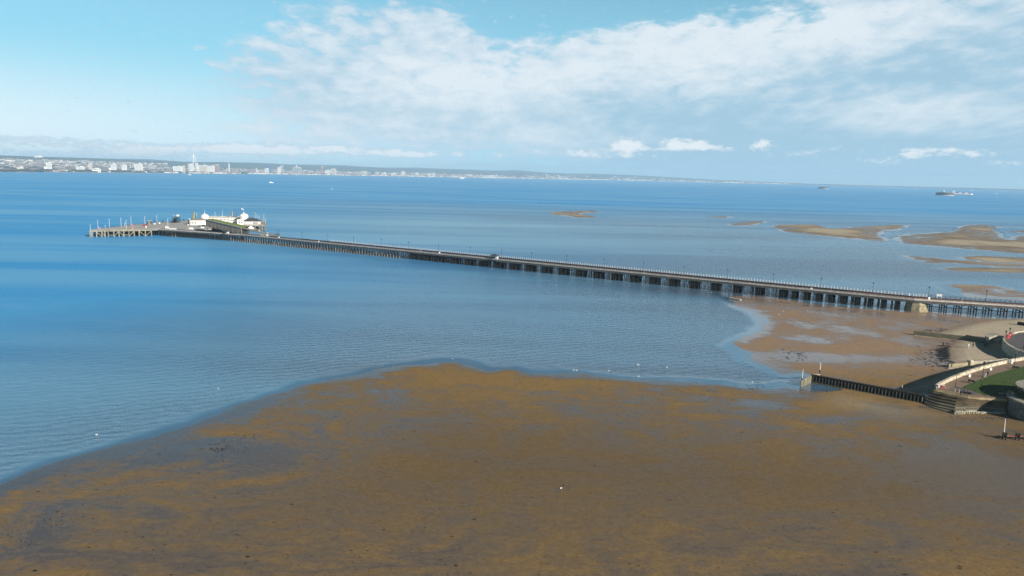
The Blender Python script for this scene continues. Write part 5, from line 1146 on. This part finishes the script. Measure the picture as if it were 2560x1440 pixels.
# ------------------------------------------------------------------ seaweed
b = MB(); random.seed(11)
def weed(x, y, s_, z=None):
    q = P(x, y, .28 if z is None else z); a0 = random.random()*6.3; k_ = random.randint(5, 7); ar = random.uniform(.35, .8)
    vs = [(q.x+1.25*s_*math.cos(a0+6.283*i/k_)*random.uniform(.5, 1.1), q.y+s_*ar*math.sin(a0+6.283*i/k_)*random.uniform(.5, 1.2), q.z+random.uniform(-.02, .02)) for i in range(k_)]
    b.add(vs+[(q.x, q.y, q.z+s_*.13)], [(i, (i+1) % k_, k_) for i in range(k_)])
for cx, cy, sx_, sy_, n_, s_ in ((2370, 884, 15, 10, 800, 1.0), (2338, 893, 26, 14, 260, .65), (2310, 880, 28, 14, 60, .35), (2368, 829, 20, 2.5, 120, .8), (2340, 826, 28, 3.5, 90, .6), (2300, 932, 14, 3, 26, .3), (1990, 889, 22, 7, 40, .4), (2060, 872, 30, 20, 46, .32),
                                 (2110, 812, 26, 4, 40, .42), (2000, 884, 8, 2, 16, .5), (570, 1122, 40, 9, 90, .20), (640, 1100, 30, 14, 70, .18), (190, 1310, 90, 22, 190, .13), (90, 1345, 60, 20, 120, .12), (300, 1240, 60, 18, 80, .14), (430, 1180, 60, 20, 60, .16), (2330, 1068, 25, 3, 20, .18), (2420, 1160, 60, 40, 60, .12), (1880, 962, 18, 4, 24, .35), (1750, 978, 50, 10, 60, .22)):
    for i in range(n_): weed(random.gauss(cx, sx_), random.gauss(cy, sy_), s_*random.uniform(.4, 1.4))
for i in range(900):
    x, y = random.uniform(0, 2560), 930+510*random.random()**1.1
    q = P(x, y, 0)
    if sdist(np.array([q.x]), np.array([q.y]), polyw(LAND))[0] > 3 and not (x > 2290 and y < 1045): weed(x, y, random.uniform(.06, .22) if random.random() < .9 else random.uniform(.25, .4), .32)
b.build('seaweed', 'weed', loc=tuple(P(1280, 1100, 0)), kind='stuff')
# ------------------------------------------------------------------ people
def skin_body(edges, joints, radii, root_i=0):
    bm = bmesh.new(); ly = bm.verts.layers.skin.verify(); vs = [bm.verts.new(j) for j in joints]
    for a, c in edges: bm.edges.new((vs[a], vs[c]))
    me = bpy.data.meshes.new('person_body')
    for i, v in enumerate(vs): v[ly].radius = (radii[i], radii[i]); v[ly].use_root = (i == root_i)
    bm.to_mesh(me); bm.free(); o = bpy.data.objects.new('person_body', me); C.objects.link(o)
    o.modifiers.new('s', 'SKIN'); sb_ = o.modifiers.new('d', 'SUBSURF'); sb_.levels = 1
    dg = bpy.context.evaluated_depsgraph_get(); out = bpy.data.meshes.new_from_object(o.evaluated_get(dg)); bpy.data.objects.remove(o); return out
def body(pose):
    J = {'pel': (0, 0, .95), 'wai': (0, .01, 1.12), 'che': (0, 0, 1.34), 'nk': (0, 0, 1.50), 'hd': (0, .02, 1.62), 'top': (0, .02, 1.72),
         'shl': (-.19, 0, 1.42), 'ell': (-.25, .02, 1.14), 'hal': (-.24, -.10, .90), 'shr': (.19, 0, 1.42), 'elr': (.25, .02, 1.14), 'har': (.24, -.10, .90),
         'hil': (-.10, 0, .90), 'knl': (-.11, -.02, .50), 'anl': (-.11, .03, .09), 'tol': (-.12, -.15, .04), 'hir': (.10, 0, .90), 'knr': (.11, -.02, .50), 'anr': (.11, .03, .09), 'tor': (.12, -.15, .04)}
    if pose == 'walk': J.update(knl=(-.11, -.20, .52), anl=(-.11, -.24, .10), tol=(-.12, -.42, .06), knr=(.11, .08, .50), anr=(.11, .34, .14), tor=(.12, .20, .04), ell=(-.25, .16, 1.16), hal=(-.24, .18, .92), elr=(.25, -.10, 1.15), har=(.23, -.28, .98))
    if pose == 'sit': 
        for k_ in ('pel', 'wai', 'che', 'nk', 'hd', 'top', 'shl', 'ell', 'hal', 'shr', 'elr', 'har', 'hil', 'hir'): x_, y_, z_ = J[k_]; J[k_] = (x_, y_+.05*(z_-.9), z_-.80)
        J.update(knl=(-.13, -.42, .42), anl=(-.13, -.62, .10), tol=(-.13, -.76, .05), knr=(.13, -.42, .42), anr=(.13, -.62, .10), tor=(.13, -.76, .05), hal=(-.16, -.36, .46), har=(.16, -.36, .46))
    if pose == 'bend': J.update(che=(0, -.28, 1.22), nk=(0, -.40, 1.30), hd=(0, -.50, 1.38), top=(0, -.55, 1.47), wai=(0, -.08, 1.10), shl=(-.19, -.34, 1.26), ell=(-.22, -.46, 1.0), hal=(-.16, -.56, .80), shr=(.19, -.34, 1.26), elr=(.22, -.46, 1.0), har=(.16, -.56, .80))
    K_ = list(J); E_ = [('pel', 'wai'), ('wai', 'che'), ('che', 'nk'), ('nk', 'hd'), ('hd', 'top'), ('che', 'shl'), ('shl', 'ell'), ('ell', 'hal'), ('che', 'shr'), ('shr', 'elr'), ('elr', 'har'), ('pel', 'hil'), ('hil', 'knl'), ('knl', 'anl'), ('anl', 'tol'), ('pel', 'hir'), ('hir', 'knr'), ('knr', 'anr'), ('anr', 'tor')]
    R_ = dict(pel=.15, wai=.135, che=.155, nk=.06, hd=.105, top=.085, shl=.075, ell=.055, hal=.042, shr=.075, elr=.055, har=.042, hil=.105, knl=.075, anl=.05, tol=.04, hir=.105, knr=.075, anr=.05, tor=.04)
    me = skin_body([(K_.index(a), K_.index(c)) for a, c in E_], [J[k_] for k_ in K_], [R_[k_] for k_ in K_])
    seg_m = {0: ('pel', 'hil', 'knl', 'anl', 'hir', 'knr', 'anr'), 1: ('wai', 'che', 'shl', 'ell', 'shr', 'elr'), 2: ('nk', 'hd', 'top', 'hal', 'har'), 3: ('tol', 'tor')}
    who = {k_: m_ for m_, ks in seg_m.items() for k_ in ks}
    for p_ in me.polygons:
        k_ = min(J, key=lambda j: (Vector(J[j])-p_.center).length-R_[j]); p_.material_index = who[k_]; p_.use_smooth = True
    return me, J
BOD = {}
def person(x, y, z, top, leg, pose, rz, label, grp=None, loc=None, hair='hair'):
    if pose not in BOD: BOD[pose] = body(pose)
    me0, J = BOD[pose]; me = me0.copy(); me.materials.clear()
    for mm in (leg, top, 'skin', 'black cloth'): me.materials.append(M[mm])
    q = loc or tuple(P(x, y, z)); o = bpy.data.objects.new('person', me); C.objects.link(o); o.location = q; o.rotation_euler = (0, 0, rz); tag(o, label, 'person', grp)
    hd = Vector(J['hd']); b = MB(); b.lathe((hd.x, hd.y+.03, hd.z+.0), [(.105, -.06), (.125, .02), (.11, .09), (.06, .145)], 10); h_ = b.build('hair', hair, o, local=True)
    b = MB(); b.box((hd.x, hd.y-.105, hd.z), (.03, .05, .05)); b.build('nose', 'skin', o, local=True)
    return o
person(2400, 989, PZ, 'navy cloth', 'navy cloth', 'bend', 1.0, 'person in dark blue bending forward on the promenade edge above the apron')
person(2410, 983, PZ, 'black cloth', 'black cloth', 'sit', .6, 'person in black sitting on the promenade, nearer the bending figure'); person(2419, 984.5, PZ, 'navy cloth', 'black cloth', 'sit', .9, 'person in dark clothes sitting on the promenade, nearer the lawn')
q = P(2425, 985, PZ); b = MB(); b.box((0, 0, .2), (.7, .4, .4), .3); b.box((.1, 0, .45), (.3, .25, .15), .3); tag(b.build('bag', 'black cloth', loc=tuple(q), local=True), 'dark bag on the ground beside the sitting people', 'bag')
person(2463, 944, PZ, 'pink cloth', 'white cloth', 'walk', 2.4, 'person in pink walking on the promenade beside the second lamp'); person(2467.5, 942.5, PZ, 'red cloth', 'black cloth', 'walk', 2.4, 'person in dark red walking behind the one in pink')
person(2535, 836, PZ+.05, 'white cloth', 'white cloth', 'walk', -.6, 'person in white at the plaza wall beside a bicycle'); 
person(2421, 869.5, .8, 'black cloth', 'white cloth', 'stand', .4, 'person in a dark jacket and pale trousers standing on the pale beach'); person(2432, 868.5, .8, 'navy cloth', 'black cloth', 'stand', -.3, 'person in dark clothes standing beside the one in pale trousers')
person(2357.5, 866.5, .35, 'black cloth', 'black cloth', 'stand', .2, 'person in a bulky black coat alone on the wet beach', hair='black cloth'); person(2254, 974, .4, 'navy cloth', 'rail pale', 'walk', 1.5, 'person walking in the sun just behind the sheet-pile groyne')
q = P(2531, 838, PZ+.03); r = thing('bicycle', 'dark bicycle leaning by the plaza wall', 'bicycle', tuple(q), None, .5)
for x_ in (-.52, .52):
    b = MB(); pv = None
    for i in range(17):
        t = i/16*6.2832; c = (x_+.33*math.cos(t), 0, .34+.33*math.sin(t))
        if pv: b.tube(pv, c, .025, .025, 5)
        pv = c
    b.build('wheel', 'black cloth', r, local=True)
b = MB(); [b.tube(p_, q_, .022, .022, 6) for p_, q_ in (((-.52, 0, .34), (-.1, 0, .32)), ((-.1, 0, .32), (-.22, 0, .85)), ((-.22, 0, .85), (-.52, 0, .34)), ((-.1, 0, .32), (.38, 0, .8)), ((-.2, 0, .78), (.38, 0, .8)), ((.52, 0, .34), (.36, 0, .95)))]; b.build('frame', 'iron black', r, local=True)
MB().box((-.23, 0, .9), (.24, .12, .06)).build('saddle', 'black cloth', r, local=True); MB().box((.36, 0, .98), (.05, .5, .04)).build('handlebar', 'iron black', r, local=True)
for px, off, top, leg, lab in ((1454, 2.4, 'pink cloth', 'red cloth', 'person in pink walking on the pier right of the mid-pier shelter'), (1610, .9, 'cream', 'cream', 'person in cream on the pier between the pink walker and the sand'), (2077, 2., 'white cloth', 'pink cloth', 'person in white and pink on the pier above the sand point'),
                               (1052, 3., 'white cloth', 'white cloth', 'person in white walking on the pier left of the mid-pier shelter'), (2404.8, 2.5, 'cream', 'cream', 'person in cream on the pier by the dark railing')):
    k = s_at(px, off, DK+.8); q = pt(k, off); person(0, 0, 0, top, leg, 'walk', 2., lab, 'people on the pier', (*q, DK+.03))
for x, y, top, lab in ((2205, 607, 'red cloth', 'person in red at the water edge of the middle sandbank'), (2412, 565.5, 'navy cloth', 'person in dark clothes at the far left end of the upper sandbank'), (2374, 582.5, 'black cloth', 'person in black on the left slope of the large sandbank'),
                       (2428, 585.5, 'navy cloth', 'left one of two people close together on the large sandbank'), (2435, 586, 'red cloth', 'right one of two people close together on the large sandbank'), (2446.5, 580.5, 'black cloth', 'person alone on the crest of the large sandbank')):
    person(x, y, .6, top, 'black cloth', 'stand', random.random()*6, lab, 'people on the sandbanks')
# ------------------------------------------------------------------ gulls
def gull_proto():
    b = MB(); b.lathe((0, 0, 0), [(.01, -.30), (.07, -.18), (.115, 0), (.09, .16), (.03, .26)], 10)
    b.v = [(x, z_, .17+y*.9) for x, y, z_ in b.v]; b.lathe((0, -.23, .25), [(.03, -.07), (.062, 0), (.055, .05), (.015, .085)], 8)
    r = b.build('gull', 'gull white', loc=(0, 0, 0), local=True, smooth=True)
    b = MB(); [b.add([(s_*.09, -.12, .24), (s_*.135, .1, .2), (s_*.04, .34, .17), (s_*.02, .05, .27)], [(0, 1, 2, 3)]) for s_ in (-1, 1)]; b.build('wing', 'gull grey', r, local=True)
    b = MB(); b.tube((0, -.28, .26), (0, -.36, .245), .018, .006, 6); b.build('beak', 'straw', r, local=True)
    b = MB(); [b.tube((s_*.04, .02, 0), (s_*.04, .02, .12), .01, .01, 5) for s_ in (-1, 1)]; b.build('legs', 'straw', r, local=True); return r
GU = [(545, 972, 0, 'gull floating alone on the rippled water left of centre'), (241, 1088, 0, 'gull floating on the water close to the left shoreline'), (1403, 1222, .3, 'gull alone on the broad brown sand in the foreground'), (1131, 898, 0, 'gull at the tip of the foreground sand spit'),
      (1435, 926, .05, 'left bird of a close pair of gulls at the water edge'), (1441.5, 926.5, .05, 'right bird of a close pair of gulls at the water edge'), (1522, 927.5, .0, 'gull in the shallows just right of the close pair'), (1593, 911.5, 0, 'left bird of two gulls in the grey lagoon'), (1597, 913, 0, 'right bird of two gulls in the grey lagoon'),
      (1596, 942, .05, 'gull on the water edge below the two lagoon gulls'), (1667.5, 919, 0, 'gull in the grey lagoon nearest the right beach'), (1880, 956, 0, 'gull at the narrow end of the lagoon near the sheet-pile groyne'), (1779, 731.5, 0, 'gull on the water just before the pier piles'), (1390, 714, 0, 'gull on the bay in front of the pier'), (1372, 703, 0, 'gull on the bay a little nearer the pier'),
      (1884, 783, .2, 'gull on wet sand right of the stranded beam'), (1948, 787, .2, 'leftmost of three gulls spaced along the upper wet sand'), (1958, 779, .2, 'middle one of three gulls spaced along the upper wet sand'), (2018, 778, .2, 'rightmost of three gulls spaced along the upper wet sand'), (2137, 785, .2, 'gull on sand under the middle of the pier'), (2032, 807, .2, 'gull beside the blue pool on the right beach')]
g0 = None
for i, (x, y, z, lab) in enumerate(GU):
    if g0 is None: g0 = gull_proto(); tag(g0, lab, 'gull', 'gulls on the shore'); g0.location = P(x, y, z); g0.scale = (.95,)*3; g0.rotation_euler = (0, 0, 1.2)
    else: dup(g0, P(x, y, z), lab, random.uniform(.5, 2.6) if i % 2 else random.uniform(-2.6, -.5))
# ------------------------------------------------------------------ air
hz_ = MB(); hz_.box((0, 11000, 145), (48000, 24000, 310))
hm = bpy.data.materials.new('haze air'); hm.use_nodes = True; nt = hm.node_tree; nt.nodes.remove(nt.nodes['Principled BSDF'])
vol = nt.nodes.new('ShaderNodeVolumePrincipled'); vol.inputs['Color'].default_value = (.56, .78, .94, 1); vol.inputs['Density'].default_value = 6.5e-5; vol.inputs['Anisotropy'].default_value = 0.
nt.links.new(vol.outputs[0], nt.nodes['Material Output'].inputs['Volume']); M['haze air'] = hm
hz_.build('haze', 'haze air', loc=(0, 11000, 145), kind='stuff')
sc.view_settings.view_transform = 'Standard'; sc.view_settings.look = 'None'; sc.view_settings.exposure = .45; sc.view_settings.gamma = 1.
cy = sc.cycles; cy.max_bounces = 6; cy.diffuse_bounces = 2; cy.glossy_bounces = 3; cy.transmission_bounces = 2; cy.volume_bounces = 1; cy.transparent_max_bounces = 6
cy.use_denoising = True; cy.denoiser = 'OPENIMAGEDENOISE'; cy.denoising_input_passes = 'RGB_ALBEDO_NORMAL'; cy.denoising_prefilter = 'NONE'; cy.sample_clamp_indirect = 6.; cy.caustics_reflective = False; cy.caustics_refractive = False
